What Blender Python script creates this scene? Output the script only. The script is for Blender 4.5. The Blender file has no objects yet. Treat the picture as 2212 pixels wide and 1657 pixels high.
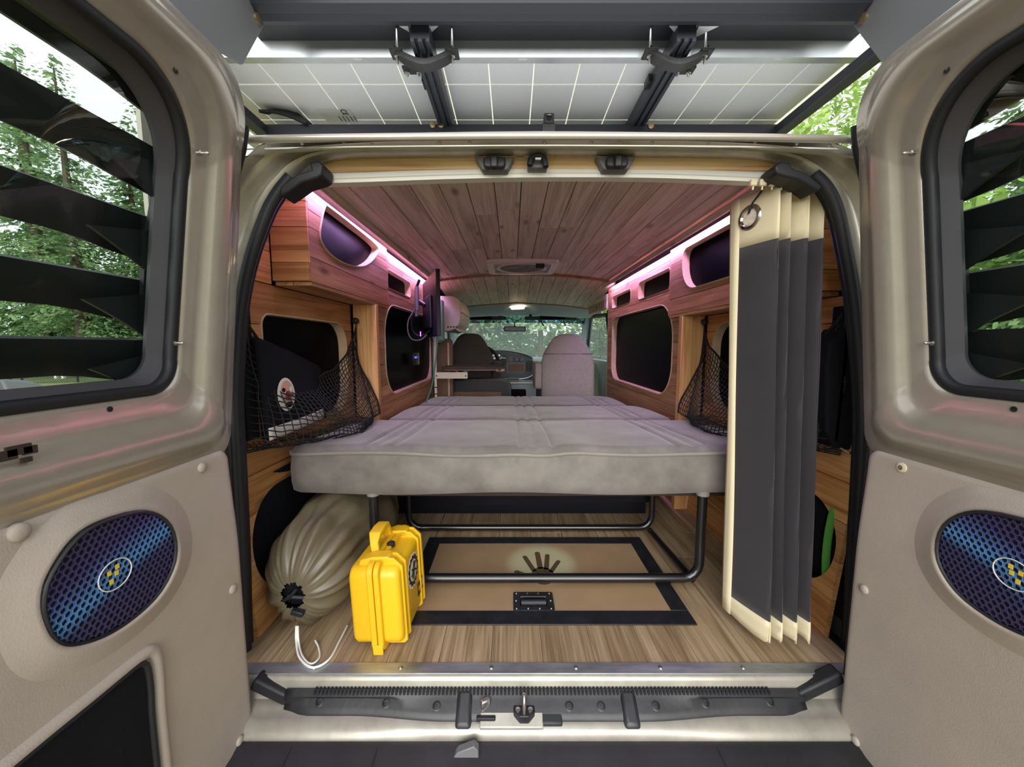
import bpy, bmesh, math, random
from mathutils import Vector, Matrix, noise
random.seed(7)
SC = bpy.context.scene
COL = SC.collection

# ------------------------------------------------------------------ camera, world, sun, exposure
FPX, PITCH, CAMH = 830.0, math.atan(83.0 / 830.0), 0.78
cam_data = bpy.data.cameras.new('camera')
cam_data.sensor_fit = 'HORIZONTAL'
cam_data.sensor_width = 36.0
cam_data.lens = FPX / 2212.0 * 36.0
cam_data.clip_start = 0.02
cam_data.clip_end = 300
cam = bpy.data.objects.new('camera', cam_data)
COL.objects.link(cam)
cam.location = (0, 0, CAMH)
cam.rotation_euler = (math.pi / 2 - PITCH, 0, 0)
SC.camera = cam

SC.view_settings.view_transform = 'Standard'
SC.view_settings.look = 'None'
SC.view_settings.gamma = 1.0
SC.view_settings.use_curve_mapping = False
SC.view_settings.exposure = 1.08

world = bpy.data.worlds.new('overcast_sky')
SC.world = world
world.use_nodes = True
wn = world.node_tree.nodes
wl = world.node_tree.links
wn.clear()
w_out = wn.new('ShaderNodeOutputWorld')
w_bg = wn.new('ShaderNodeBackground')
w_tc = wn.new('ShaderNodeTexCoord')
w_ns = wn.new('ShaderNodeTexNoise')
w_ns.inputs['Scale'].default_value = 1.6
w_ns.inputs['Detail'].default_value = 4
w_rp = wn.new('ShaderNodeValToRGB')
w_rp.color_ramp.elements[0].position = 0.3
w_rp.color_ramp.elements[0].color = (0.80, 0.88, 0.93, 1)
w_rp.color_ramp.elements[1].position = 0.75
w_rp.color_ramp.elements[1].color = (1.0, 1.0, 0.98, 1)
w_bg.inputs['Strength'].default_value = 0.70
wl.new(w_tc.outputs['Generated'], w_ns.inputs['Vector'])
wl.new(w_ns.outputs['Fac'], w_rp.inputs['Fac'])
wl.new(w_rp.outputs['Color'], w_bg.inputs['Color'])
wl.new(w_bg.outputs['Background'], w_out.inputs['Surface'])

sun_data = bpy.data.lights.new('soft_sun', 'SUN')
sun_data.energy = 2.3
sun_data.angle = math.radians(55)
sun_data.color = (1.0, 0.97, 0.92)
sun = bpy.data.objects.new('soft_sun', sun_data)
COL.objects.link(sun)
sun.rotation_euler = (math.radians(74), 0, math.radians(-4))

LED_POWER = 16

# ------------------------------------------------------------------ measuring aids
CX = 0.078            # centre line of the van
SN, CS = math.sin(PITCH), math.cos(PITCH)
def ray(u, v):
    a, b = (u - 1106.0) / FPX, (828.5 - v) / FPX
    return Vector((a, CS + b * SN, -SN + b * CS))
def onY(u, v, Y):
    d = ray(u, v); return d * (Y / d.y) + Vector((0, 0, CAMH))
def onX(u, v, X):
    d = ray(u, v); return d * (X / d.x) + Vector((0, 0, CAMH))
def onZ(u, v, Z):
    d = ray(u, v); return d * ((Z - CAMH) / d.z) + Vector((0, 0, CAMH))
def lerp(a, b, t): return a + (b - a) * t
def sstep(a, b, x):
    t = max(0.0, min(1.0, (x - a) / (b - a))); return t * t * (3 - 2 * t)
def mirx(p): return Vector((2 * CX - p[0], p[1], p[2]))

def catmull(pts, n=8, closed=False):
    pts = [Vector(p) for p in pts]; out = []; m = len(pts)
    rng = range(m) if closed else range(m - 1)
    for i in rng:
        if closed:
            p0, p1, p2, p3 = pts[(i - 1) % m], pts[i], pts[(i + 1) % m], pts[(i + 2) % m]
        else:
            p0, p1, p2, p3 = pts[max(i - 1, 0)], pts[i], pts[i + 1], pts[min(i + 2, m - 1)]
        for k in range(n):
            t = k / n
            out.append(0.5 * ((2 * p1) + (p2 - p0) * t + (2 * p0 - 5 * p1 + 4 * p2 - p3) * t * t + (3 * p1 - p0 - 3 * p2 + p3) * t ** 3))
    if not closed: out.append(pts[-1])
    return out

def rrect(x0, x1, y0, y1, r, n=6):
    """rounded rectangle, r = one radius or (lower-left, lower-right, upper-right, upper-left)"""
    if not isinstance(r, (tuple, list)): r = (r,) * 4
    out = []
    for (cx, cy, rr, a0) in ((x0 + r[0], y0 + r[0], r[0], math.pi), (x1 - r[1], y0 + r[1], r[1], 1.5 * math.pi),
                             (x1 - r[2], y1 - r[2], r[2], 0), (x0 + r[3], y1 - r[3], r[3], 0.5 * math.pi)):
        for k in range(n + 1):
            a = a0 + 0.5 * math.pi * k / n
            out.append((cx + rr * math.cos(a), cy + rr * math.sin(a)))
    return out

# ------------------------------------------------------------------ mesh collector
class MB:
    def __init__(s): s.v = []; s.f = []
    def add(s, vs, fs):
        o = len(s.v); s.v += [Vector(p) for p in vs]; s.f += [tuple(i + o for i in f) for f in fs]; return s
    def box(s, x0, x1, y0, y1, z0, z1):
        return s.hexa([(x0, y0, z0), (x1, y0, z0), (x1, y1, z0), (x0, y1, z0), (x0, y0, z1), (x1, y0, z1), (x1, y1, z1), (x0, y1, z1)])
    def hexa(s, c):
        return s.add(c, [(3, 2, 1, 0), (4, 5, 6, 7), (0, 1, 5, 4), (1, 2, 6, 5), (2, 3, 7, 6), (3, 0, 4, 7)])
    def obox(s, M, x0, x1, y0, y1, z0, z1):
        n = len(s.v); s.box(x0, x1, y0, y1, z0, z1)
        for i in range(n, len(s.v)): s.v[i] = M @ s.v[i]
        return s
    def xf(s, M):
        s.v = [M @ p for p in s.v]; return s
    def loft(s, loops, closed=True, cap=False):
        n = len(loops[0]); o = len(s.v)
        for L in loops: s.v += [Vector(p) for p in L]
        for i in range(len(loops) - 1):
            for j in range(n if closed else n - 1):
                k = (j + 1) % n
                s.f.append((o + i * n + j, o + i * n + k, o + (i + 1) * n + k, o + (i + 1) * n + j))
        if cap:
            s.f.append(tuple(o + j for j in reversed(range(n))))
            m = o + (len(loops) - 1) * n
            s.f.append(tuple(m + j for j in range(n)))
        return s
    def tube(s, pts, r, n=8, closed=False, cap=True, flat=1.0):
        pts = [Vector(p) for p in pts]; m = len(pts)
        rs = r if isinstance(r, (list, tuple)) else [r] * m
        loops = []; up = None
        for i in range(m):
            if closed: t = pts[(i + 1) % m] - pts[i - 1]
            else: t = pts[min(i + 1, m - 1)] - pts[max(i - 1, 0)]
            if t.length < 1e-9: t = Vector((0, 0, 1))
            t.normalize()
            if up is None:
                up = Vector((0, 0, 1)) if abs(t.z) < 0.9 else Vector((1, 0, 0))
            a = (up - t * up.dot(t))
            if a.length < 1e-6: a = t.orthogonal()
            a.normalize(); b = t.cross(a); up = a
            loops.append([pts[i] + (a * math.cos(2 * math.pi * k / n) * flat + b * math.sin(2 * math.pi * k / n)) * rs[i] for k in range(n)])
        if closed: loops.append(loops[0]); return s.loft(loops)
        return s.loft(loops, True, cap)
    def prism(s, poly, fn0, fn1):
        """poly of (a,b) points; fn0/fn1 turn a point into the two end faces"""
        n = len(poly)
        return s.loft([[fn0(p) for p in poly], [fn1(p) for p in poly]], True, True)
    def px(s, poly, x0, x1): return s.prism(poly, lambda p: (x0, p[0], p[1]), lambda p: (x1, p[0], p[1]))
    def py(s, poly, y0, y1): return s.prism(poly, lambda p: (p[0], y0, p[1]), lambda p: (p[0], y1, p[1]))
    def pz(s, poly, z0, z1): return s.prism(poly, lambda p: (p[0], p[1], z0), lambda p: (p[0], p[1], z1))
    def grid(s, fn, nu, nv):
        o = len(s.v)
        for i in range(nu + 1):
            for j in range(nv + 1): s.v.append(Vector(fn(i / nu, j / nv)))
        for i in range(nu):
            for j in range(nv):
                a = o + i * (nv + 1) + j
                s.f.append((a, a + nv + 1, a + nv + 2, a + 1))
        return s
    def lathe(s, prof, M, n=16, cap=True):
        """prof: (radius, height) along local z, placed by M"""
        loops = [[M @ Vector((r * math.cos(2 * math.pi * k / n), r * math.sin(2 * math.pi * k / n), h)) for k in range(n)] for (r, h) in prof]
        return s.loft(loops, True, cap)
    def mesh(s, name):
        me = bpy.data.meshes.new(name)
        me.from_pydata([tuple(p) for p in s.v], [], s.f)
        bm = bmesh.new(); bm.from_mesh(me)
        bmesh.ops.recalc_face_normals(bm, faces=bm.faces)
        bm.to_mesh(me); bm.free()
        return me
    def build(s, name, mat, parent=None, smooth=None, bevel=0, seg=2, solid=0, kind=None, label=None):
        me = s.mesh(name)
        if mat: me.materials.append(mat)
        o = bpy.data.objects.new(name, me)
        COL.objects.link(o)
        if smooth is not None:
            for p in me.polygons: p.use_smooth = True
            me.set_sharp_from_angle(angle=math.radians(smooth))
        if solid:
            m = o.modifiers.new('solid', 'SOLIDIFY'); m.thickness = solid; m.offset = 0
        if bevel:
            m = o.modifiers.new('bevel', 'BEVEL'); m.width = bevel; m.segments = seg; m.limit_method = 'ANGLE'; m.angle_limit = math.radians(35)
            for p in me.polygons: p.use_smooth = True
            me.set_sharp_from_angle(angle=math.radians(35))
            m.harden_normals = False
        if parent: adopt(o, parent)
        if kind: o['kind'] = kind
        if label: o['label'] = label
        return o

def adopt(o, p):
    # meshes are modelled in world space, so only an Empty has a place of its own to cancel
    o.parent = p
    o.matrix_parent_inverse = Matrix.Translation(p.location).inverted() if p.type == 'EMPTY' else Matrix.Identity(4)
def tag(o, label, cat, group=None, kind=None):
    o['label'] = label; o['category'] = cat
    if group: o['group'] = group
    if kind: o['kind'] = kind
    return o
def thing(name, label, cat, loc=(0, 0, 0), group=None, kind=None):
    o = bpy.data.objects.new(name, None); COL.objects.link(o); o.location = loc
    o.empty_display_size = 0.05
    return tag(o, label, cat, group, kind)
def place(M_loc, direction, up=(0, 0, 1)):
    """matrix whose local z looks along direction"""
    z = Vector(direction).normalized(); x = Vector(up).cross(z)
    if x.length < 1e-5: x = Vector((1, 0, 0)).cross(z)
    x.normalize(); y = z.cross(x)
    M = Matrix((x, y, z)).transposed().to_4x4(); M.translation = Vector(M_loc); return M

# ------------------------------------------------------------------ materials
def srgb(r, g, b):
    f = lambda c: ((c / 255) / 12.92 if c / 255 <= 0.04045 else (((c / 255) + 0.055) / 1.055) ** 2.4)
    return (f(r), f(g), f(b), 1)
def newmat(name):
    m = bpy.data.materials.new(name); m.use_nodes = True
    nt = m.node_tree; nt.nodes.clear()
    out = nt.nodes.new('ShaderNodeOutputMaterial'); b = nt.nodes.new('ShaderNodeBsdfPrincipled')
    nt.links.new(b.outputs[0], out.inputs[0])
    return m, nt, b, out
def mat(name, col, rough=0.5, metal=0.0, var=0.0, vs=6.0, bump=0.0, bs=150.0, spec=0.5, coat=0.0, sheen=0.0, emit=0.0, stretch=None):
    m, nt, b, out = newmat(name); N, L = nt.nodes, nt.links
    b.inputs['Base Color'].default_value = col
    b.inputs['Roughness'].default_value = rough
    b.inputs['Metallic'].default_value = metal
    b.inputs['Specular IOR Level'].default_value = spec
    b.inputs['Coat Weight'].default_value = coat
    b.inputs['Coat Roughness'].default_value = 0.08
    if sheen:
        b.inputs['Sheen Weight'].default_value = sheen; b.inputs['Sheen Roughness'].default_value = 0.4
    if emit:
        b.inputs['Emission Color'].default_value = col; b.inputs['Emission Strength'].default_value = emit
    tc = N.new('ShaderNodeTexCoord'); vec = tc.outputs['Object']
    if stretch:
        mp = N.new('ShaderNodeMapping'); mp.inputs['Scale'].default_value = stretch; L.new(vec, mp.inputs['Vector']); vec = mp.outputs['Vector']
    if var:
        ns = N.new('ShaderNodeTexNoise'); ns.inputs['Scale'].default_value = vs; ns.inputs['Detail'].default_value = 5; ns.inputs['Roughness'].default_value = 0.65
        L.new(vec, ns.inputs['Vector'])
        rp = N.new('ShaderNodeValToRGB')
        rp.color_ramp.elements[0].position = 0.3; rp.color_ramp.elements[1].position = 0.72
        rp.color_ramp.elements[0].color = tuple(c * (1 - var) for c in col[:3]) + (1,)
        rp.color_ramp.elements[1].color = tuple(min(1, c * (1 + var)) for c in col[:3]) + (1,)
        L.new(ns.outputs['Fac'], rp.inputs['Fac']); L.new(rp.outputs['Color'], b.inputs['Base Color'])
    if bump:
        nb = N.new('ShaderNodeTexNoise'); nb.inputs['Scale'].default_value = bs; nb.inputs['Detail'].default_value = 3
        L.new(vec, nb.inputs['Vector'])
        bp = N.new('ShaderNodeBump'); bp.inputs['Strength'].default_value = bump; bp.inputs['Distance'].default_value = 0.002
        L.new(nb.outputs['Fac'], bp.inputs['Height']); L.new(bp.outputs['Normal'], b.inputs['Normal'])
    return m
def wood(name, dark, mid, light, axis='y', grain=1.0, knots=True, rough=0.55, vary=0.25):
    m, nt, b, out = newmat(name); N, L = nt.nodes, nt.links
    tc = N.new('ShaderNodeTexCoord'); oi = N.new('ShaderNodeObjectInfo')
    off = N.new('ShaderNodeVectorMath'); off.operation = 'MULTIPLY'
    cmb = N.new('ShaderNodeCombineXYZ')
    for i in range(3): L.new(oi.outputs['Random'], cmb.inputs[i])
    off.inputs[1].default_value = (37, 53, 91); L.new(cmb.outputs[0], off.inputs[0])
    add = N.new('ShaderNodeVectorMath'); L.new(tc.outputs['Object'], add.inputs[0]); L.new(off.outputs[0], add.inputs[1])
    def mapped(a, c):
        mp = N.new('ShaderNodeMapping'); sc = [c, c, c]; sc['xyz'.index(axis)] = a
        mp.inputs['Scale'].default_value = sc; L.new(add.outputs[0], mp.inputs['Vector']); return mp.outputs['Vector']
    g1 = N.new('ShaderNodeTexNoise'); g1.inputs['Scale'].default_value = 1.0; g1.inputs['Detail'].default_value = 4; g1.inputs['Distortion'].default_value = 1.2
    L.new(mapped(1.3 * grain, 22 * grain), g1.inputs['Vector'])
    g2 = N.new('ShaderNodeTexNoise'); g2.inputs['Scale'].default_value = 1.0; g2.inputs['Detail'].default_value = 3
    L.new(mapped(4 * grain, 150 * grain), g2.inputs['Vector'])
    mx = N.new('ShaderNodeMix'); mx.inputs[0].default_value = 0.42
    L.new(g1.outputs['Fac'], mx.inputs[2]); L.new(g2.outputs['Fac'], mx.inputs[3])
    rp = N.new('ShaderNodeValToRGB'); e = rp.color_ramp.elements
    e[0].position = 0.36; e[0].color = dark; e[1].position = 0.64; e[1].color = light
    x = e.new(0.5); x.color = mid
    L.new(mx.outputs[0], rp.inputs['Fac'])
    colr = rp.outputs['Color']
    if knots:
        vo = N.new('ShaderNodeTexVoronoi'); vo.inputs['Scale'].default_value = 1.0
        L.new(mapped(3.2, 9.0), vo.inputs['Vector'])
        mr = N.new('ShaderNodeMapRange'); mr.inputs[1].default_value = 0.05; mr.inputs[2].default_value = 0.16; mr.inputs[3].default_value = 0.75; mr.inputs[4].default_value = 0.0
        L.new(vo.outputs['Distance'], mr.inputs[0])
        mk = N.new('ShaderNodeMix'); mk.data_type = 'RGBA'
        L.new(mr.outputs[0], mk.inputs[0]); L.new(colr, mk.inputs[6]); mk.inputs[7].default_value = tuple(c * 0.35 for c in dark[:3]) + (1,)
        colr = mk.outputs[2]
    hs = N.new('ShaderNodeHueSaturation')
    mv = N.new('ShaderNodeMapRange'); mv.inputs[3].default_value = 1 - vary; mv.inputs[4].default_value = 1 + vary
    L.new(oi.outputs['Random'], mv.inputs[0]); L.new(mv.outputs[0], hs.inputs['Value']); L.new(colr, hs.inputs['Color'])
    L.new(hs.outputs['Color'], b.inputs['Base Color'])
    b.inputs['Roughness'].default_value = rough
    b.inputs['Specular IOR Level'].default_value = 0.3
    bp = N.new('ShaderNodeBump'); bp.inputs['Strength'].default_value = 0.12; bp.inputs['Distance'].default_value = 0.001
    L.new(g2.outputs['Fac'], bp.inputs['Height']); L.new(bp.outputs['Normal'], b.inputs['Normal'])
    return m
def glassmat(name, tint, refl=0.08, rough=0.02, haze=0.0):
    m = bpy.data.materials.new(name); m.use_nodes = True; nt = m.node_tree; nt.nodes.clear(); N, L = nt.nodes, nt.links
    out = N.new('ShaderNodeOutputMaterial'); tr = N.new('ShaderNodeBsdfTransparent'); tr.inputs[0].default_value = tint
    gl = N.new('ShaderNodeBsdfGlossy'); gl.inputs['Roughness'].default_value = rough
    lw = N.new('ShaderNodeLayerWeight'); lw.inputs['Blend'].default_value = 0.25
    mu = N.new('ShaderNodeMath'); mu.operation = 'MULTIPLY_ADD'; mu.inputs[1].default_value = 0.10; mu.inputs[2].default_value = refl
    L.new(lw.outputs['Fresnel'], mu.inputs[0])
    mx = N.new('ShaderNodeMixShader'); L.new(mu.outputs[0], mx.inputs[0]); L.new(tr.outputs[0], mx.inputs[1]); L.new(gl.outputs[0], mx.inputs[2])
    sh = mx.outputs[0]
    if haze:   # washed-out daylight haze mixed into the glass colour
        td = N.new('ShaderNodeBsdfTranslucent'); td.inputs[0].default_value = (0.80, 0.95, 0.95, 1)
        m2 = N.new('ShaderNodeMixShader'); m2.inputs[0].default_value = haze; L.new(sh, m2.inputs[1]); L.new(td.outputs[0], m2.inputs[2]); sh = m2.outputs[0]
    L.new(sh, out.inputs[0]); return m
def emitmat(name, col, strength):
    m = bpy.data.materials.new(name); m.use_nodes = True; nt = m.node_tree; nt.nodes.clear(); N, L = nt.nodes, nt.links
    out = N.new('ShaderNodeOutputMaterial'); e = N.new('ShaderNodeEmission'); e.inputs[0].default_value = col; e.inputs[1].default_value = strength
    L.new(e.outputs[0], out.inputs[0]); return m

M = {}
M['paint'] = mat('silver_beige_paint', (0.38, 0.34, 0.29, 1), 0.26, 0.40, coat=0.8, var=0.05, vs=30)
M['paint_worn'] = mat('worn_silver_paint', (0.40, 0.375, 0.325, 1), 0.38, 0.45, coat=0.25, var=0.18, vs=14)
M['trimplastic'] = mat('beige_door_plastic', (0.42, 0.36, 0.315, 1), 0.6, bump=0.25, bs=420, var=0.06, vs=8, spec=0.35)
M['rubber'] = mat('black_rubber', (0.014, 0.015, 0.019, 1), 0.5, bump=0.1, spec=0.4)
M['bump_black'] = mat('black_bumper_plastic', (0.020, 0.021, 0.025, 1), 0.55, bump=0.3, bs=600, var=0.3, vs=9)
M['scuffed'] = mat('scuffed_black_plastic', (0.017, 0.017, 0.021, 1), 0.42, var=0.45, vs=16, bump=0.15, bs=80)
M['blackmetal'] = mat('black_anodised_rail', (0.032, 0.036, 0.052, 1), 0.4, 0.2)
M['blacktube'] = mat('black_gloss_tube', (0.008, 0.008, 0.010, 1), 0.25, coat=0.3)
M['greyplate'] = mat('grey_rack_plate', (0.16, 0.16, 0.17, 1), 0.55, 0.2)
M['alu'] = mat('aluminium', (0.62, 0.66, 0.70, 1), 0.35, 0.7, var=0.1)
M['alu_worn'] = mat('worn_threshold_aluminium', (0.36, 0.38, 0.40, 1), 0.42, 0.7, var=0.35, vs=18, stretch=(0.4, 2, 2))
M['steel'] = mat('bolt_steel', (0.55, 0.53, 0.50, 1), 0.28, 0.95)
M['brass'] = mat('brass_bolt', (0.5, 0.38, 0.22, 1), 0.35, 0.9)
M['cell'] = mat('solar_cell_back', (0.78, 0.80, 0.86, 1), 0.35, 0.0, var=0.05, vs=200)
M['whitemark'] = mat('white_marking', (0.7, 0.7, 0.7, 1), 0.5)
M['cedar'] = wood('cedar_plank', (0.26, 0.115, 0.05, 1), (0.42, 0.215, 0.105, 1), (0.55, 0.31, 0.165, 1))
M['cedar_lit'] = wood('lit_cedar_plank', (0.34, 0.14, 0.045, 1), (0.55, 0.26, 0.09, 1), (0.68, 0.37, 0.15, 1))  # cedar with the rear daylight put into its colour, end planks too
M['cedar_lit_x'] = wood('lit_cedar_end_plank', (0.34, 0.14, 0.045, 1), (0.55, 0.26, 0.09, 1), (0.68, 0.37, 0.15, 1), axis='x')
M['ceilwood'] = wood('ceiling_cedar_plank', (0.46, 0.40, 0.32, 1), (0.70, 0.63, 0.52, 1), (0.82, 0.76, 0.65, 1), vary=0.16)
M['ceilwood_front'] = wood('pale_ceiling_plank', (0.48, 0.40, 0.28, 1), (0.70, 0.61, 0.45, 1), (0.80, 0.72, 0.56, 1), vary=0.1)
M['postwood'] = wood('post_cedar', (0.36, 0.17, 0.06, 1), (0.56, 0.30, 0.115, 1), (0.66, 0.40, 0.19, 1), axis='z', vary=0.12)
M['headwood'] = wood('header_pine', (0.50, 0.27, 0.12, 1), (0.80, 0.55, 0.31, 1), (0.86, 0.65, 0.42, 1), axis='x', vary=0.02)
M['rimwood'] = mat('pale_plywood_edge', (0.62, 0.45, 0.28, 1), 0.6, var=0.12, vs=30)
M['vinyl'] = wood('vinyl_floor_plank', (0.19, 0.125, 0.07, 1), (0.33, 0.235, 0.14, 1), (0.45, 0.34, 0.22, 1), grain=1.2, knots=False, rough=0.45, vary=0.08)
M['backing'] = mat('dark_wall_backing', (0.03, 0.018, 0.012, 1), 0.9)
M['blackglass'] = mat('black_privacy_glass', (0.0012, 0.0018, 0.0035, 1), 0.35, spec=0.02)
M['glass_rear'] = glassmat('tinted_rear_glass', (0.80, 0.90, 0.83, 1), 0.005)
M['glass_front'] = glassmat('windshield_glass', (0.94, 1.0, 0.99, 1), 0.03, haze=0.15)
M['glass_band'] = glassmat('blue_shade_band_glass', (0.14, 0.26, 0.46, 1), 0.03)
M['suede'] = mat('grey_suede', (0.165, 0.150, 0.136, 1), 0.9, var=0.32, vs=7, bump=0.35, bs=500, sheen=0.35)
M['suede_pipe'] = mat('grey_suede_piping', (0.21, 0.195, 0.17, 1), 0.9, sheen=0.3, var=0.1)
M['seatcloth'] = mat('grey_seat_cloth', (0.42, 0.39, 0.35, 1), 0.95, var=0.12, vs=60, bump=0.4, bs=900)
M['seatdark'] = mat('dark_seat_cloth', (0.07, 0.06, 0.052, 1), 0.95, var=0.15, vs=60, bump=0.3, bs=900)
M['sack'] = mat('tan_ripstop_nylon', (0.135, 0.11, 0.068, 1), 0.36, var=0.1, vs=14, spec=0.5)
M['yellow'] = mat('yellow_hard_plastic', (0.78, 0.46, 0.010, 1), 0.42, bump=0.06, bs=700, var=0.04)
M['white'] = mat('white_plastic', (0.80, 0.79, 0.76, 1), 0.4)
M['cream'] = mat('cream_canvas', (0.70, 0.62, 0.42, 1), 0.85, var=0.05, bump=0.2, bs=900)
M['creampaint'] = mat('cream_painted_steel', (0.66, 0.60, 0.46, 1), 0.45)
M['curtain'] = mat('charcoal_canvas', (0.033, 0.030, 0.036, 1), 0.82, var=0.14, vs=5, bump=0.35, bs=1100, sheen=0.15)
M['chrome'] = mat('chrome', (0.55, 0.52, 0.52, 1), 0.12, 1.0)
M['blackcloth'] = mat('black_cloth', (0.008, 0.0085, 0.012, 1), 0.95, bump=0.3, bs=300, var=0.2, spec=0.15)
M['net'] = mat('black_net_cord', (0.006, 0.0065, 0.009, 1), 0.8)
M['tan_board'] = mat('tan_hatch_board', (0.36, 0.235, 0.135, 1), 0.6, var=0.1, vs=9)
M['tape'] = mat('black_tape', (0.013, 0.014, 0.018, 1), 0.5, var=0.5, vs=22, bump=0.2, bs=60)
M['darkprint'] = mat('brown_printed_ink', (0.10, 0.062, 0.032, 1), 0.65)
M['dashblue'] = mat('dark_blue_grey_dash', (0.06, 0.085, 0.11, 1), 0.5, bump=0.1)
M['dashgrey'] = mat('grey_dash_pad', (0.33, 0.40, 0.43, 1), 0.6)
M['headliner'] = mat('grey_headliner', (0.42, 0.50, 0.53, 1), 0.9, bump=0.2, bs=500)
M['roofbounce'] = mat('white_bounce_roof', (0.75, 0.75, 0.74, 1), 0.4)  # unseen roof, made white to bounce light onto the solar panel underside
M['reveal'] = mat('dark_grey_reveal', (0.055, 0.052, 0.062, 1), 0.5)
M['screen'] = mat('dark_screen', (0.008, 0.008, 0.012, 1), 0.12)
M['brown'] = mat('brown_stained_wood', (0.16, 0.075, 0.045, 1), 0.55, var=0.2, vs=10)
M['green'] = mat('green_webbing', (0.07, 0.28, 0.035, 1), 0.8, bump=0.4, bs=300)
M['greencord'] = mat('teal_green_cord', (0.03, 0.16, 0.11, 1), 0.6)
M['greenbox'] = mat('pale_green_plastic', (0.20, 0.34, 0.27, 1), 0.5)
M['patchwhite'] = mat('white_patch', (0.66, 0.63, 0.60, 1), 0.7)
M['patchpink'] = mat('pink_patch', (0.55, 0.30, 0.24, 1), 0.7)
M['patchred'] = mat('dark_red_patch', (0.22, 0.035, 0.045, 1), 0.7)
M['led'] = emitmat('pink_led_light', (0.74, 0.40, 1.0, 1), LED_POWER * 4)
M['red'] = mat('red_plastic', (0.4, 0.02, 0.02, 1), 0.5)
M['ledblue'] = emitmat('blue_indicator_light', (0.06, 0.08, 1.0, 1), 1.5)
M['ledviolet'] = emitmat('violet_indicator_light', (0.7, 0.15, 0.9, 1), 1.2)
# solar gaps let the daylight through
def translucent(name, col):
    m = bpy.data.materials.new(name); m.use_nodes = True; nt = m.node_tree; nt.nodes.clear(); N, L = nt.nodes, nt.links
    out = N.new('ShaderNodeOutputMaterial'); a = N.new('ShaderNodeBsdfTranslucent'); a.inputs[0].default_value = col
    d = N.new('ShaderNodeBsdfDiffuse'); d.inputs[0].default_value = col
    mx = N.new('ShaderNodeMixShader'); mx.inputs[0].default_value = 0.75
    L.new(d.outputs[0], mx.inputs[1]); L.new(a.outputs[0], mx.inputs[2]); L.new(mx.outputs[0], out.inputs[0]); return m
M['gap'] = translucent('translucent_backsheet', (0.95, 0.93, 0.82, 1))
M['leaf'] = None

# ------------------------------------------------------------------ van shell
van = thing('van_body', 'silver beige van body framing the open rear doorway', 'van', (CX, 0.87, -0.1), kind='structure')

# doorway contour (left sill, over the top, right sill), measured at the seal
path_px = [(556, 1478), (541, 1430), (533, 1370), (528, 1200), (519, 1000), (513, 880), (515, 780), (525, 660), (546, 560), (578, 470),
           (600, 428), (624, 397), (655, 366), (695, 347), (760, 338), (900, 335), (1160, 332), (1480, 335), (1620, 339), (1685, 348), (1724, 364), (1760, 391),
           (1784, 420), (1803, 463), (1820, 540), (1838, 640), (1850, 760), (1857, 880), (1855, 1000), (1844, 1200), (1834, 1370), (1822, 1430), (1806, 1478)]
path = [onY(u, v, 0.93) for u, v in path_px]
path = catmull([(p.x, 0.93, p.z) for p in path], 4)
def offset_path(pts, ds, dt, Y):
    out = []
    for i, p in enumerate(pts):
        t = pts[min(i + 1, len(pts) - 1)] - pts[max(i - 1, 0)]
        n = Vector((-t.z, 0, t.x)).normalized()
        if n.z < 0 and abs(n.z) > 0.5: n = -n
        if abs(n.z) <= 0.5 and (n.x > 0) != (p.x > CX): n = -n
        w = abs(n.z) ** 1.5
        d = lerp(ds, dt, w)
        out.append(Vector((p.x + n.x * d, Y, p.z + n.z * d)))
    return out
loops = [offset_path(path, a, b, y) for (a, b, y) in ((0, 0.004, 0.945), (0.0, 0.002, 0.935), (0.010, 0.002, 0.925), (0.022, 0.005, 0.914), (0.030, 0.008, 0.912), (0.040, 0.010, 0.918),
         (0.052, 0.012, 0.912), (0.064, 0.013, 0.895), (0.074, 0.0145, 0.888), (0.090, 0.015, 0.884), (0.098, 0.015, 0.874), (0.104, 0.014, 0.868), (0.110, 0.013, 0.866), (0.114, 0.013, 0.866))]
MB().loft(loops, closed=False).build('door_surround', M['paint_worn'], van, smooth=40, solid=0.004)
# drip rail and roof skin
rail_pts = [(-0.74, 0.868, 1.200), (-0.62, 0.863, 1.210), (-0.5, 0.860, 1.214), (-0.2, 0.858, 1.217), (CX, 0.857, 1.218), (0.4, 0.858, 1.217), (0.66, 0.860, 1.214), (0.78, 0.863, 1.210), (0.90, 0.868, 1.200)]
MB().tube(catmull(rail_pts, 6), 0.0065, 8, flat=1.3).build('drip_rail', M['paint'], van, smooth=60)
MB().tube(catmull([(x, y + 0.012, z - 0.013) for x, y, z in rail_pts], 6), 0.0018, 6).build('seam_sealer', M['white'], van, smooth=60)
def roof_fn(s, t):
    x = CX + lerp(-0.868, 0.868, s); y = lerp(0.862, 4.6, t); r = (x - CX) / 0.94
    z = 1.212 + 0.235 * sstep(0.862, 1.5, y) ** 0.8 - 0.14 * r ** 4 - 0.12 * sstep(3.8, 4.6, y)
    return (x, y, z)
MB().grid(roof_fn, 24, 30).build('roof_skin', M['roofbounce'], van, smooth=60)
for s in (-1, 1):
    X = CX + s * 0.868
    y1 = 4.2 if s < 0 else 3.22
    MB().box(min(X, X + s * 0.01), max(X, X + s * 0.01), 0.87, y1, -0.2, 1.28).build('side_skin', M['paint'], van)
    MB().box(X - 0.10 if s > 0 else X, X if s > 0 else X + 0.10, 0.875, 0.885, -0.2, 1.2).build('corner_skin', M['paint'], van)
MB().box(CX - 0.868, CX + 0.868, 0.87, 4.9, -0.14, -0.06).build('underbody', M['backing'], van)
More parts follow.
